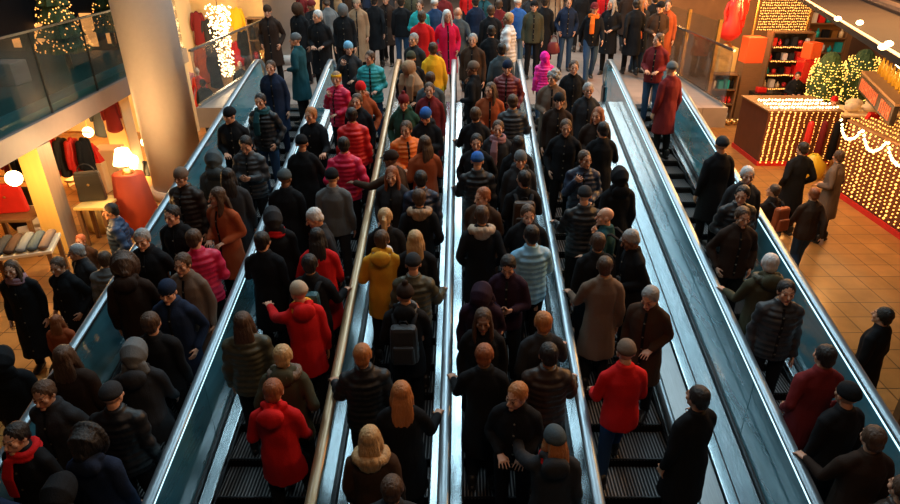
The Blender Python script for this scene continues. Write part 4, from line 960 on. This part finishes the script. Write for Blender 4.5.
# second escalator
P(350, 46, 'e1', 170, 7, 'jacket', 'charcoal', 'black', 'beanie', 'ltblue', 'person in pale blue knit hat and charcoal jacket at the top of the second escalator')
P(379, 55, 'e1', 180, 9, 'puffer', 'teal', 'jeans', 'short', 'hbrown', 'person in bright teal puffer facing camera at the top of the second escalator')
P(337, 80, 'e1', 150, 7, 'puffer', 'crimson', 'black', 'short', 'dblond', 'person in crimson puffer with yellow headband just below the top of the second escalator', x2=[('headband', 'yellow')])
P(384, 88, 'e1', 180, 6, 'parka', 'rust', 'black', 'beanie', 'red', 'person in red knit hat and rust parka near the top of the second escalator')
P(313, 116, 'e1', 165, 2, 'coat', 'black', 'black', 'short', 'ginger', 'person with ginger hair and black coat by the left rail of the second escalator')
P(352, 113, 'e1', 10, 0, 'puffer', 'red', 'black', 'short', 'hblack', 'person in scarlet puffer seen from behind, high on the second escalator')
P(304, 140, 'e1', 5, 1, 'coat', 'black', 'black', 'brim', 'black', 'person in black coat and black peaked cap on the second escalator')
P(327, 172, 'e1', 0, 0, 'jacket', 'grey', 'charcoal', 'beanie', 'black', 'person in plain grey jacket and black knit hat seen from behind on the second escalator')
P(331, 213, 'e1', 120, 12, 'coat', 'charcoal', 'black', 'short', 'hwhite', 'white haired person in charcoal coat looking down on the second escalator')
P(292, 222, 'e1', 20, 0, 'jacket', 'black', 'black', 'hood', 'charcoal', 'person with charcoal hood up and red scarf on the second escalator', x2=[('scarf', 'red')])
P(313, 240, 'e1', 5, 5, 'coat', 'red', 'black', 'long', 'hblack', 'person in long red coat with black hair above the beige knit hat, second escalator')
P(272, 250, 'e1', 0, 2, 'coat', 'black', 'black', 'short', 'hblack', 'black coated person with bare black hair, back turned, left side of the second escalator')
P(303, 298, 'e1', 25, 10, 'parka', 'red', 'black', 'beanie', 'beige', 'person in beige knit hat and red parka on the second escalator', x2=[('scarf', 'mustard')])
P(254, 328, 'e1', 10, 0, 'puffer', 'olive', 'black', 'long', 'hbrown', 'person in olive puffer with long brown hair on the second escalator')
P(293, 340, 'e1', 0, 6, 'parka', 'olive', 'black', 'short', 'blond', 'blond person in olive parka with fur collar, directly above the lowest red coat', x2=[('furcollar', 'taupe')])
P(282, 378, 'e1', 0, 4, 'parka', 'red', 'black', 'short', 'auburn', 'auburn haired person in the lowest red coat on the second escalator')
# third escalator
P(410, 37, 'e2', 150, 0, 'jacket', 'charcoal', 'black', 'short', 'hgrey', 'grey haired person in charcoal jacket at the top of the third escalator')
P(440, 50, 'e2', 20, 5, 'coat', 'yellow', 'black', 'short', 'hbrown', 'person in bright yellow coat at the top of the third escalator')
P(404, 72, 'e2', 175, 9, 'coat', 'black', 'black', 'shawl', 'tan', 'person wrapped in a tan head shawl near the top of the third escalator')
P(429, 72, 'e2', 0, 0, 'jacket', 'slate', 'black', 'short', 'hbrown', 'person in slate jacket seen from behind beside the tan shawl')
P(392, 100, 'e2', 175, 6, 'parka', 'green', 'black', 'pom', 'maroon', 'person in dark green parka and maroon bobble hat on the third escalator')
P(411, 134, 'e2', 200, 9, 'puffer', 'orange', 'black', 'short', 'hbrown', 'person in orange puffer with brown hair on the third escalator')
P(435, 152, 'e2', 10, 7, 'jacket', 'rust', 'black', 'long', 'hbrown', 'person in rust jacket with long brown hair by the central rail, third escalator')
P(424, 122, 'e2', 170, 3, 'parka', 'black', 'black', 'beanie', 'blue', 'person in blue knit hat and black parka above the orange puffer')
P(362, 172, 'e2', 60, 10, 'jacket', 'brown', 'black', 'brim', 'dbrown', 'person in brown jacket and cap reaching toward the left rail, third escalator')
P(386, 172, 'e2', 170, 6, 'coat', 'charcoal', 'black', 'long', 'auburn', 'person with long auburn hair and charcoal coat facing camera on the third escalator')
P(405, 176, 'e2', 5, 0, 'puffer', 'navy', 'black', 'short', 'hblack', 'person in navy puffer seen from behind on the third escalator')
P(388, 202, 'e2', 0, 0, 'coat', 'black', 'black', 'pony', 'blond', 'person with pale blond ponytail and black coat on the third escalator')
P(418, 193, 'e2', 0, 6, 'coat', 'black', 'black', 'short', 'hbrown', 'person in black coat with wide tan fur collar on the third escalator', x2=[('furcollar', 'tan')])
P(384, 249, 'e2', 0, 5, 'parka', 'mustard', 'black', 'short', 'hbrown', 'person in mustard yellow hooded coat with white scarf, seen from behind', x2=[('scarf', 'white')])
P(415, 224, 'e2', 0, 0, 'jacket', 'black', 'black', 'long', 'blond', 'person with long blond hair over a black jacket, just above the quilted olive back')
P(422, 251, 'e2', 0, 1, 'puffer', 'olive', 'black', 'beanie', 'charcoal', 'person in shiny olive puffer and charcoal knit hat beside the mustard coat')
P(404, 304, 'e2', 0, 7, 'parka', 'black', 'black', 'pom', 'dbrown', 'person in black parka with grey scarf and brown bobble hat below the mustard coat', x2=[('scarf', 'grey')], bag=('backpack', 'charcoal', 'charcoal backpack on a black parka below the mustard coat'))
P(362, 340, 'e2', 10, 2, 'puffer', 'black', 'black', 'short', 'ginger', 'ginger haired person in black puffer by the bronze rail of the third escalator')
P(412, 383, 'e2', 0, 1, 'coat', 'black', 'black', 'long', 'ginger', 'person with long ginger hair over black coat, near the bottom of the third escalator')
P(372, 428, 'e2', 0, 0, 'coat', 'brown', 'black', 'long', 'blond', 'person with long thick blond hair over brown coat at the bottom of the third escalator', x2=[('furcollar', 'blond')])
P(398, 492, 'e2', 0, 0, 'jacket', 'charcoal', 'black', 'short', 'hbrown', 'person in charcoal jacket cut by the bottom edge on the third escalator')
# fourth escalator
P(466, 42, 'e3', 170, 0, 'jacket', 'brown', 'black', 'short', 'hgrey', 'grey haired person in brown jacket at the top of the fourth escalator')
P(487, 38, 'e3', 0, 4, 'coat', 'black', 'black', 'short', 'hblack', 'person in black coat stepping off at the top of the fourth escalator')
P(472, 66, 'e3', 70, 7, 'jacket', 'black', 'black', 'beanie', 'taupe', 'person in taupe knit hat and black jacket facing left high on the fourth escalator')
P(518, 71, 'e3', 170, 6, 'puffer', 'maroon', 'black', 'beanie', 'navy', 'person in navy knit hat and maroon puffer near the top of the fourth escalator')
P(490, 90, 'e3', 180, 9, 'coat', 'rust', 'black', 'long', 'hbrown', 'person in rust coat with long brown hair high on the fourth escalator')
P(513, 100, 'e3', 0, 1, 'puffer', 'charcoal', 'black', 'short', 'hbrown', 'person in charcoal puffer seen from behind high on the fourth escalator')
P(465, 112, 'e3', 0, 2, 'coat', 'black', 'black', 'short', 'hbrown', 'black coated brown haired person along the central rail, under the taupe knit hat')
P(497, 132, 'e3', 175, 0, 'coat', 'charcoal', 'black', 'short', 'hbrown', 'person in charcoal coat with hanging mauve scarf on the fourth escalator', x2=[('scarftail', 'mauve')])
P(483, 143, 'e3', 170, 6, 'jacket', 'black', 'black', 'short', 'hblack', 'black haired person in black jacket facing camera behind the blue knit hat')
P(476, 166, 'e3', 0, 2, 'puffer', 'black', 'black', 'beanie', 'blue', 'person in blue knit hat and black puffer, back turned, by the central rail')
P(524, 158, 'e3', 180, 0, 'parka', 'charcoal', 'black', 'beanie', 'grey', 'person in grey knit hat and charcoal parka facing camera on the fourth escalator')
P(523, 188, 'e3', 0, 7, 'jacket', 'black', 'black', 'short', 'hblack', 'person in black jacket carrying a brown backpack on the fourth escalator', bag=('backpack', 'brown', 'brown backpack in the middle of the fourth escalator'))
P(496, 200, 'e3', 160, 9, 'coat', 'brown', 'black', 'short', 'auburn', 'auburn haired person in brown coat left of the brown backpack')
P(482, 221, 'e3', 0, 6, 'coat', 'black', 'black', 'short', 'hbrown', 'person in black coat with pale beige collar, back turned, by the central rail', x2=[('furcollar', 'beige')], sc=1.03)
P(555, 231, 'e3', 10, 1, 'puffer', 'ltblue', 'black', 'short', 'hblack', 'person in pale blue quilted puffer on the fourth escalator', sc=1.03)
P(517, 262, 'e3', 170, 3, 'jacket', 'purple', 'black', 'short', 'hblack', 'person in dark purple jacket holding hands up left of the pale blue puffer', bag=('phone', 'black', 'phone held up left of the pale blue puffer'))
P(484, 291, 'e3', 175, 12, 'parka', 'purple', 'black', 'hood', 'purple', 'person in dark purple hood looking down by the central rail')
P(516, 314, 'e3', 178, 0, 'coat', 'black', 'black', 'long', 'hbrown', 'person with long brown hair and black coat facing camera midway on the fourth escalator')
P(550, 318, 'e3', 5, 1, 'coat', 'charcoal', 'black', 'short', 'ginger', 'ginger haired person in charcoal coat below the pale blue puffer')
P(480, 358, 'e3', 0, 2, 'coat', 'black', 'black', 'short', 'auburn', 'person with short auburn hair in black coat, back turned, low by the central rail')
P(552, 360, 'e3', 0, 1, 'puffer', 'dbrown', 'black', 'short', 'hblack', 'person in bulky dark brown puffer low on the fourth escalator', sc=1.02)
P(524, 384, 'e3', 170, 9, 'jacket', 'black', 'black', 'short', 'ginger', 'ginger haired person in black jacket facing camera low on the fourth escalator')
P(556, 455, 'e3', 0, 10, 'parka', 'charcoal', 'brown', 'beanie', 'slate', 'person in slate knit hat with long ginger hair, bottom of the fourth escalator', x2=[('hatlong', 'ginger'), ('scarftail', 'red')], bag=('handbag', 'mustard', 'mustard handbag at the bottom of the fourth escalator'))
# fifth escalator
P(544, 56, 'e4', 10, 0, 'puffer', 'pink', 'jeans', 'hood', 'pink', 'small person in hot pink hooded puffer at the top of the fifth escalator', sc=.8)
P(553, 74, 'e4', 175, 9, 'coat', 'taupe', 'black', 'curly', 'hgrey', 'curly grey haired person in taupe coat near the top of the fifth escalator')
P(572, 68, 'e4', 180, 0, 'coat', 'black', 'black', 'short', 'hbrown', 'person in black coat facing camera near the top of the fifth escalator')
P(566, 124, 'e4', 170, 6, 'jacket', 'black', 'black', 'short', 'hbrown', 'brown haired person in black jacket on the upper half of the fifth escalator, left side')
P(591, 126, 'e4', 180, 9, 'coat', 'dbrown', 'black', 'long', 'auburn', 'person with long auburn hair and dark brown coat on the fifth escalator')
P(618, 130, 'e4', 0, 1, 'coat', 'black', 'black', 'short', 'hblack', 'person in black coat, back turned, beside the wide steel deck high on the fifth escalator')
P(586, 160, 'e4', 175, 7, 'puffer', 'navy', 'black', 'short', 'hbrown', 'person in navy puffer facing camera on the fifth escalator')
P(624, 172, 'e4', 5, 0, 'parka', 'black', 'black', 'hood', 'black', 'person in black parka with hood up beside the steel deck of the fifth escalator')
P(611, 212, 'e4', 60, 7, 'jacket', 'dteal', 'black', 'none', 'hblack', 'bald person in dark teal jacket with a black backpack on the fifth escalator', bag=('backpack', 'black', 'black backpack on the bald person, fifth escalator'))
P(640, 236, 'e4', 100, 12, 'coat', 'black', 'black', 'short', 'hgrey', 'grey haired person in black coat bending on the fifth escalator')
P(620, 284, 'e4', 150, 12, 'coat', 'brown', 'black', 'short', 'hgrey', 'grey haired person in brown coat bending forward above the red jacket')
P(592, 282, 'e4', 0, 2, 'coat', 'taupe', 'black', 'short', 'hbrown', 'person in taupe coat by the left rail of the fifth escalator')
P(624, 347, 'e4', 0, 4, 'jacket', 'red', 'dblue', 'brim', 'taupe', 'person in red jacket and taupe cap alone on the bare steps of the fifth escalator')
P(716, 405, 'e4', 20, 1, 'coat', 'black', 'black', 'short', 'hblack', 'person in black coat leaning over the steel deck at the lower right')
# rightmost escalator
P(664, 40, 'e5', 150, 9, 'jacket', 'maroon', 'jeans', 'short', 'hbrown', 'person in maroon leather jacket and jeans at the top of the rightmost escalator')
P(674, 74, 'e5', 20, 0, 'coat', 'maroon', 'black', 'beanie', 'grey', 'person in maroon coat and grey knit hat near the top of the rightmost escalator')
P(752, 172, 'e5', 170, 0, 'coat', 'charcoal', 'black', 'short', 'hwhite', 'white haired person in charcoal coat on the rightmost escalator beside the tiled floor')
P(738, 190, 'e5', 180, 9, 'puffer', 'black', 'black', 'short', 'hblack', 'black haired person in black puffer facing camera on the rightmost escalator')
P(744, 228, 'e5', 175, 6, 'jacket', 'dbrown', 'black', 'short', 'hbrown', 'person in dark brown jacket facing camera midway down the rightmost escalator')
P(766, 264, 'e5', 0, 2, 'parka', 'olive', 'black', 'short', 'hwhite', 'white haired person in olive parka on the rightmost escalator', x2=[('furcollar', 'olive')])
P(810, 352, 'e5', 0, 6, 'coat', 'maroon', 'black', 'short', 'hblack', 'person in dark maroon coat low on the rightmost escalator')
P(852, 405, 'e5', 10, 0, 'coat', 'black', 'black', 'beanie', 'black', 'person in black coat and black knit hat low on the rightmost escalator')
P(868, 470, 'e5', 0, 1, 'puffer', 'dbrown', 'black', 'short', 'hbrown', 'person in dark brown puffer in the bottom right corner')
# upper landing
P(268, 12, 'up', 180, 6, 'coat', 'dbrown', 'black', 'beanie', 'brown', 'person in dark brown coat and brown knit hat standing before the white column')
P(298, 10, 'up', 160, 0, 'coat', 'black', 'black', 'hood', 'brown', 'person with brown hood up right of the white column')
P(318, 17, 'up', 175, 9, 'coat', 'black', 'black', 'short', 'hwhite', 'white haired person in black coat at the landing edge, left of the tan coat')
P(329, 4, 'up', 40, 12, 'jacket', 'grey', 'black', 'short', 'hbrown', 'person in grey jacket bending at the landing, left of the tan coat')
P(343, 11, 'up', 180, 0, 'jacket', 'black', 'black', 'hood', 'grey', 'person with grey hood up and black jacket beside the tan coat')
P(357, 4, 'up', 175, 0, 'long', 'tan', 'black', 'beanie', 'beige', 'person in long tan coat and beige knit hat facing camera on the landing')
P(374, 2, 'up', 0, 4, 'coat', 'black', 'black', 'short', 'hblack', 'black haired person in black coat walking away right of the tan coat')
P(401, 3, 'up', 0, 0, 'jacket', 'black', 'jeans', 'short', 'hblack', 'person in black jacket and blue jeans on the pale open floor of the landing')
P(421, 6, 'up', 200, 9, 'jacket', 'teal', 'black', 'short', 'hbrown', 'person in teal jacket on the landing')
P(433, 5, 'up', 10, 5, 'coat', 'dblue', 'jeans', 'beanie', 'white', 'person in dark blue coat and white knit hat beside the teal jacket')
P(445, 17, 'up', 190, 6, 'coat', 'crimson', 'black', 'long', 'hwhite', 'white haired person in crimson coat above the central rail')
P(424, 18, 'up', 0, 0, 'jacket', 'red', 'black', 'short', 'hbrown', 'person in red jacket on the landing under the teal jacket')
P(458, 14, 'up', 0, 6, 'jacket', 'slate', 'jeans', 'none', 'hgrey', 'bald person in slate jacket, back turned, above the central rail')
P(476, 3, 'up', 20, 4, 'jacket', 'navy', 'black', 'short', 'hblack', 'person in navy jacket walking away on the landing right of the bald head')
P(491, 12, 'up', 0, 0, 'jacket', 'black', 'black', 'short', 'hbrown', 'person in plain black jacket left of the royal blue jacket')
P(518, 4, 'up', 0, 9, 'jacket', 'blue', 'ltjeans', 'beanie', 'white', 'person in royal blue jacket and white knit hat on the landing')
P(509, 20, 'up', 70, 7, 'puffer', 'white', 'ltjeans', 'short', 'blond', 'blond person in white puffer below the royal blue jacket')
P(545, 3, 'up', 0, 0, 'long', 'black', 'black', 'short', 'hblack', 'person in long black coat to the ankles, back turned on the landing')
P(568, 3, 'up', 180, 6, 'jacket', 'navy', 'jeans', 'short', 'hbrown', 'person in navy jacket and jeans beside the orange scarf', bag=('handbag', 'maroon', 'maroon handbag held beside the orange scarf'))
P(594, 9, 'up', 180, 4, 'jacket', 'black', 'jeans', 'brim', 'maroon', 'person in black jacket with bright orange scarf and jeans walking toward the camera', x2=[('scarftail', 'orange')])
P(617, 5, 'up', 150, 9, 'coat', 'black', 'black', 'long', 'hgrey', 'person with long grey hair and black coat right of the orange scarf')
P(643, 4, 'up', 200, 7, 'coat', 'charcoal', 'jeans', 'long', 'ginger', 'person with long ginger hair, charcoal coat and jeans on the landing', bag=('handbag', 'orange', 'orange handbag held on the landing, right side'))
P(668, 6, 'up', 160, 0, 'coat', 'rust', 'black', 'short', 'hbrown', 'person in rust coat at the right end of the landing')
for hx, Y, yaw, pose, ck, cc, tc, hk, hc, lab in [
    (300, 19, 170, 4, 'coat', 'maroon', 'black', 'short', 'hbrown', 'person in maroon coat far back beside the white column'),
    (327, 21, 10, 5, 'jacket', 'black', 'jeans', 'short', 'hbrown', 'person in black jacket and jeans far back on the left of the landing'),
    (352, 20, 180, 0, 'coat', 'brown', 'black', 'short', 'hblack', 'person in brown coat far back behind the tan coat'),
    (366, 23, 0, 4, 'jacket', 'navy', 'black', 'short', 'hblack', 'person in navy jacket far back at the top, left half'),
    (388, 25, 180, 5, 'coat', 'charcoal', 'black', 'long', 'hbrown', 'person in charcoal coat far back above the pale open floor'),
    (412, 19, 175, 0, 'coat', 'olive', 'black', 'short', 'hbrown', 'person in olive coat far back behind the teal jacket'),
    (444, 18, 0, 0, 'coat', 'maroon', 'black', 'short', 'hblack', 'person in maroon coat far back above the central rail'),
    (468, 21, 180, 4, 'jacket', 'red', 'black', 'short', 'hblack', 'person in red jacket far back above the central rail'),
    (484, 18, 170, 6, 'coat', 'dteal', 'black', 'short', 'hbrown', 'person in dark teal coat far back above the fourth escalator'),
    (503, 20, 0, 5, 'coat', 'black', 'black', 'long', 'dblond', 'person with dark blond hair and black coat far back above the fourth escalator'),
    (531, 18, 180, 0, 'jacket', 'charcoal', 'jeans', 'short', 'hblack', 'person in charcoal jacket and jeans far back left of the ankle length black coat'),
    (556, 22, 180, 4, 'coat', 'tan', 'black', 'short', 'hbrown', 'person in tan coat far back between the black coat and the navy jacket'),
    (582, 19, 0, 0, 'coat', 'black', 'black', 'short', 'hbrown', 'person in black coat far back behind the orange scarf'),
    (606, 20, 180, 5, 'jacket', 'red', 'jeans', 'short', 'hblack', 'person in red jacket and jeans far back right of the orange scarf'),
    (629, 19, 0, 4, 'coat', 'dbrown', 'black', 'short', 'hblack', 'person in dark brown coat far back, right of the long grey hair'),
    (655, 17, 10, 0, 'coat', 'black', 'black', 'short', 'hblack', 'person in black coat far back at the right end of the landing')]:
    P(hx, 0, 'up', yaw, pose, ck, cc, tc, hk, hc, lab, Y=Y)
# more of the crowd in the gaps
P(240, 176, 'e0', 20, 2, 'coat', 'charcoal', 'black', 'long', 'hblack', 'person with long black hair and charcoal coat, upper half of the leftmost escalator')
P(205, 190, 'e0', 170, 0, 'puffer', 'dbrown', 'black', 'beanie', 'taupe', 'person in dark brown puffer and taupe knit hat near the round column')
P(160, 240, 'e0', 180, 6, 'coat', 'black', 'black', 'short', 'hgrey', 'grey haired person in black coat by the outer rail of the leftmost escalator')
P(186, 338, 'e0', 5, 0, 'jacket', 'black', 'black', 'short', 'hbrown', 'brown haired person in black jacket by the inner rail, lower leftmost escalator')
P(70, 372, 'e0', 175, 6, 'coat', 'charcoal', 'black', 'short', 'hbrown', 'brown haired person in charcoal coat facing camera, low on the leftmost escalator')
P(138, 452, 'e0', 0, 0, 'parka', 'navy', 'black', 'furhood', 'hblack', 'person in navy parka with black fur hood at the bottom of the leftmost escalator')
P(366, 100, 'e1', 170, 0, 'coat', 'black', 'black', 'short', 'hbrown', 'brown haired person in black coat between the red knit hat and the scarlet puffer')
P(298, 178, 'e1', 0, 2, 'coat', 'black', 'black', 'beanie', 'slate', 'person in black coat and slate knit hat left of the plain grey jacket')
P(348, 150, 'e1', 5, 6, 'puffer', 'crimson', 'black', 'short', 'hblack', 'person in crimson puffer, back turned, just below the scarlet puffer')
P(322, 266, 'e1', 0, 1, 'jacket', 'black', 'black', 'short', 'hblack', 'person in black jacket right of the long red coat', bag=('backpack', 'dteal', 'dark teal backpack right of the long red coat'))
P(398, 58, 'e2', 10, 0, 'jacket', 'black', 'black', 'beanie', 'olive', 'person in black jacket and olive knit hat above the tan shawl')
P(428, 96, 'e2', 180, 0, 'coat', 'maroon', 'black', 'short', 'hbrown', 'brown haired person in maroon coat on the third escalator by the central rail')
P(502, 54, 'e3', 5, 0, 'coat', 'slate', 'black', 'short', 'hblack', 'person in slate coat, back turned, near the top of the fourth escalator')
P(543, 138, 'e3', 0, 0, 'coat', 'black', 'black', 'long', 'hblack', 'person with long black hair and black coat by the right rail, fourth escalator')
P(540, 204, 'e3', 180, 6, 'coat', 'black', 'black', 'short', 'hbrown', 'person in black coat facing camera right of the brown backpack')
P(556, 97, 'e4', 175, 0, 'jacket', 'dbrown', 'black', 'beanie', 'black', 'person in dark brown jacket and black knit hat high on the fifth escalator')
P(600, 96, 'e4', 180, 0, 'coat', 'charcoal', 'black', 'short', 'hgrey', 'grey haired person in charcoal coat high on the fifth escalator')
P(578, 192, 'e4', 0, 2, 'puffer', 'black', 'black', 'beanie', 'charcoal', 'person in black puffer and charcoal knit hat by the left rail, fifth escalator')
P(600, 246, 'e4', 0, 0, 'coat', 'black', 'black', 'short', 'hbrown', 'brown haired person in black coat, back turned, above the taupe coat')
P(722, 148, 'e5', 5, 0, 'coat', 'black', 'black', 'beanie', 'charcoal', 'person in black coat and charcoal knit hat, upper half of the rightmost escalator')
P(780, 306, 'e5', 170, 0, 'puffer', 'charcoal', 'black', 'short', 'hblack', 'black haired person in charcoal puffer below the olive parka')
P(800, 410, 'e5', 0, 2, 'coat', 'dbrown', 'black', 'short', 'hbrown', 'brown haired person in dark brown coat low on the rightmost escalator, left side')
for hx, Y, yaw, pose, ck, cc, tc, hk, hc, lab in [
    (312, 15.4, 170, 9, 'coat', 'charcoal', 'black', 'beanie', 'maroon', 'person in charcoal coat and maroon knit hat left on the landing'),
    (338, 16.5, 10, 4, 'coat', 'black', 'black', 'long', 'dblond', 'person with dark blond hair and black coat behind the grey hood'),
    (386, 17, 180, 5, 'coat', 'dbrown', 'black', 'short', 'hgrey', 'grey haired person in dark brown coat beyond the tan coat'),
    (499, 15.5, 0, 4, 'coat', 'maroon', 'black', 'short', 'hbrown', 'person in maroon coat left of the royal blue jacket'),
    (534, 15.2, 180, 0, 'jacket', 'olive', 'black', 'beanie', 'black', 'person in olive jacket right of the royal blue jacket'),
    (632, 15.6, 0, 5, 'coat', 'black', 'black', 'short', 'hblack', 'person in black coat left of the orange handbag'),
    (660, 15, 175, 9, 'coat', 'brown', 'black', 'beanie', 'black', 'person in brown coat and black knit hat at the right end of the landing')]:
    P(hx, 0, 'up', yaw, pose, ck, cc, tc, hk, hc, lab, Y=Y)
# lower concourse, left
P(203, 84, 'low', 0, 0, 'coat', 'black', 'black', 'short', 'hblack', 'person in black coat standing just right of the thick round column, back turned', sc=1.02)
P(26, 268, 'low', 190, 0, 'long', 'black', 'black', 'long', 'hbrown', 'person in long black coat with pink scarf and brown hair at the left edge', x2=[('scarf', 'mauve')])
P(60, 264, 'low', 170, 6, 'coat', 'black', 'black', 'short', 'hbrown', 'person in black coat facing camera between the pink scarf and the grey puffer')
P(77, 254, 'low', 150, 9, 'coat', 'charcoal', 'black', 'short', 'hgrey', 'grey haired person in charcoal coat behind the black coats on the left')
P(95, 262, 'low', 20, 0, 'puffer', 'grey', 'taupe', 'short', 'hbrown', 'person in grey puffer beside the outer rail on the left')
P(108, 213, 'low', 110, 6, 'puffer', 'dblue', 'black', 'short', 'hblack', 'person in dark blue puffer in front of the shop pillar', sc=1.06)
P(86, 240, 'low', 180, 0, 'jacket', 'brown', 'black', 'short', 'auburn', 'small person with auburn hair beside the dark blue puffer', sc=.82)
P(57, 322, 'low', 0, 0, 'jacket', 'rust', 'black', 'long', 'auburn', 'small auburn haired person in rust jacket in front of the long black coat', sc=.75)
P(2, 362, 'low', 20, 0, 'coat', 'black', 'black', 'hood', 'black', 'person in black hood cut by the left edge near the bottom')
# lower concourse, right
P(803, 150, 'low', 5, 6, 'coat', 'black', 'black', 'short', 'hblack', 'person in wide black coat, back turned, before the lit stalls on the right', sc=1.14)
P(841, 158, 'low', 40, 9, 'coat', 'taupe', 'black', 'short', 'hbrown', 'person in taupe coat beside the wide black coat, near the strings of lights', sc=1.1)
P(774, 192, 'low', 20, 7, 'jacket', 'dbrown', 'maroon', 'short', 'hbrown', 'person in dark brown jacket on the tiled floor beside the rightmost rail', bag=('backpack', 'rust', 'rust coloured backpack beside the rightmost rail'))
P(815, 196, 'low', 0, 4, 'jacket', 'brown', 'jeans', 'short', 'auburn', 'person in brown jacket and jeans in the middle of the orange tiled floor')
P(884, 318, 'low', 30, 0, 'coat', 'black', 'black', 'short', 'hblack', 'person in black coat at the right edge on the orange tiled floor')
P(797, 76, 'low', 180, 9, 'jacket', 'black', 'black', 'short', 'hblack', 'stall keeper in black jacket between the string light stall and the glowing trees')
P(833, 101, 'low', 190, 9, 'jacket', 'black', 'black', 'beanie', 'red', 'stall keeper in red knit hat behind the lit stalls')

for p in PPL: p['pos'] = locate(p)
ANCHOR = ('mustard yellow', 'lowest red coat on', 'pale beige collar', 'pale blue quilted', 'red jacket and taupe cap', 'beige knit hat and red', 'long thick blond', 'tan head shawl', 'slate knit hat with long', 'short auburn hair in black', 'plain grey jacket and')
for p in PPL: p['w'] = any(k in p['label'] for k in ANCHOR)
def relax(n, dmin):                       # nobody stands inside anybody else
    for it in range(n):
        for i, a in enumerate(PPL):
            for b in PPL[i + 1:]:
                if a['surf'] != b['surf'] and not (a['surf'][0] in 'eu' and b['surf'][0] in 'eu' and max(a['pos'][1], b['pos'][1]) > 11.5): continue
                dx = (a['pos'][0] - b['pos'][0]) / 1.12; dy = (a['pos'][1] - b['pos'][1]) / .8
                dd = math.hypot(dx, dy)
                if dd < dmin:
                    f = (dmin - dd) * .5 + .003; ux, uy = (dx / dd, dy / dd) if dd > 1e-4 else (0, 1)
                    wa, wb = (.8, .8) if a['w'] == b['w'] else (.1, 1.5) if a['w'] else (1.5, .1)
                    a['pos'][0] += ux * f * wa; a['pos'][1] += uy * f * wa; b['pos'][0] -= ux * f * wb; b['pos'][1] -= uy * f * wb
        for a in PPL:
            if a['surf'][0] == 'e':
                lo_, hi_ = INNER[int(a['surf'][1])]; a['pos'][0] = min(max(a['pos'][0], lo_), hi_)
relax(60, .5)
for k_ in range(22):
    for p in PPL: snap(p)
    relax(4, .515)
for p in PPL:
    snap(p)
    if p['pose'] == 8 and p['yaw'] > 15: p['pose'] = 0
    if p['surf'][0] == 'e' and p['pose'] in (4, 5): p['pose'] = 8 if p['yaw'] < 15 else 0
    pend(('body', p['pose'])); pend(('coat', p['pose'], p['ck'])); pend(('trousers', p['pose']))
    for hk in [p['hk']] + [q[0] for q in p['x2']]:
        if hk != 'none': pend(('hair', hk))
flush()
for i, p in enumerate(PPL):
    p['skin'] = (i * 7 % 5) // 2 if i % 3 == 0 else 0
    make_person(p)
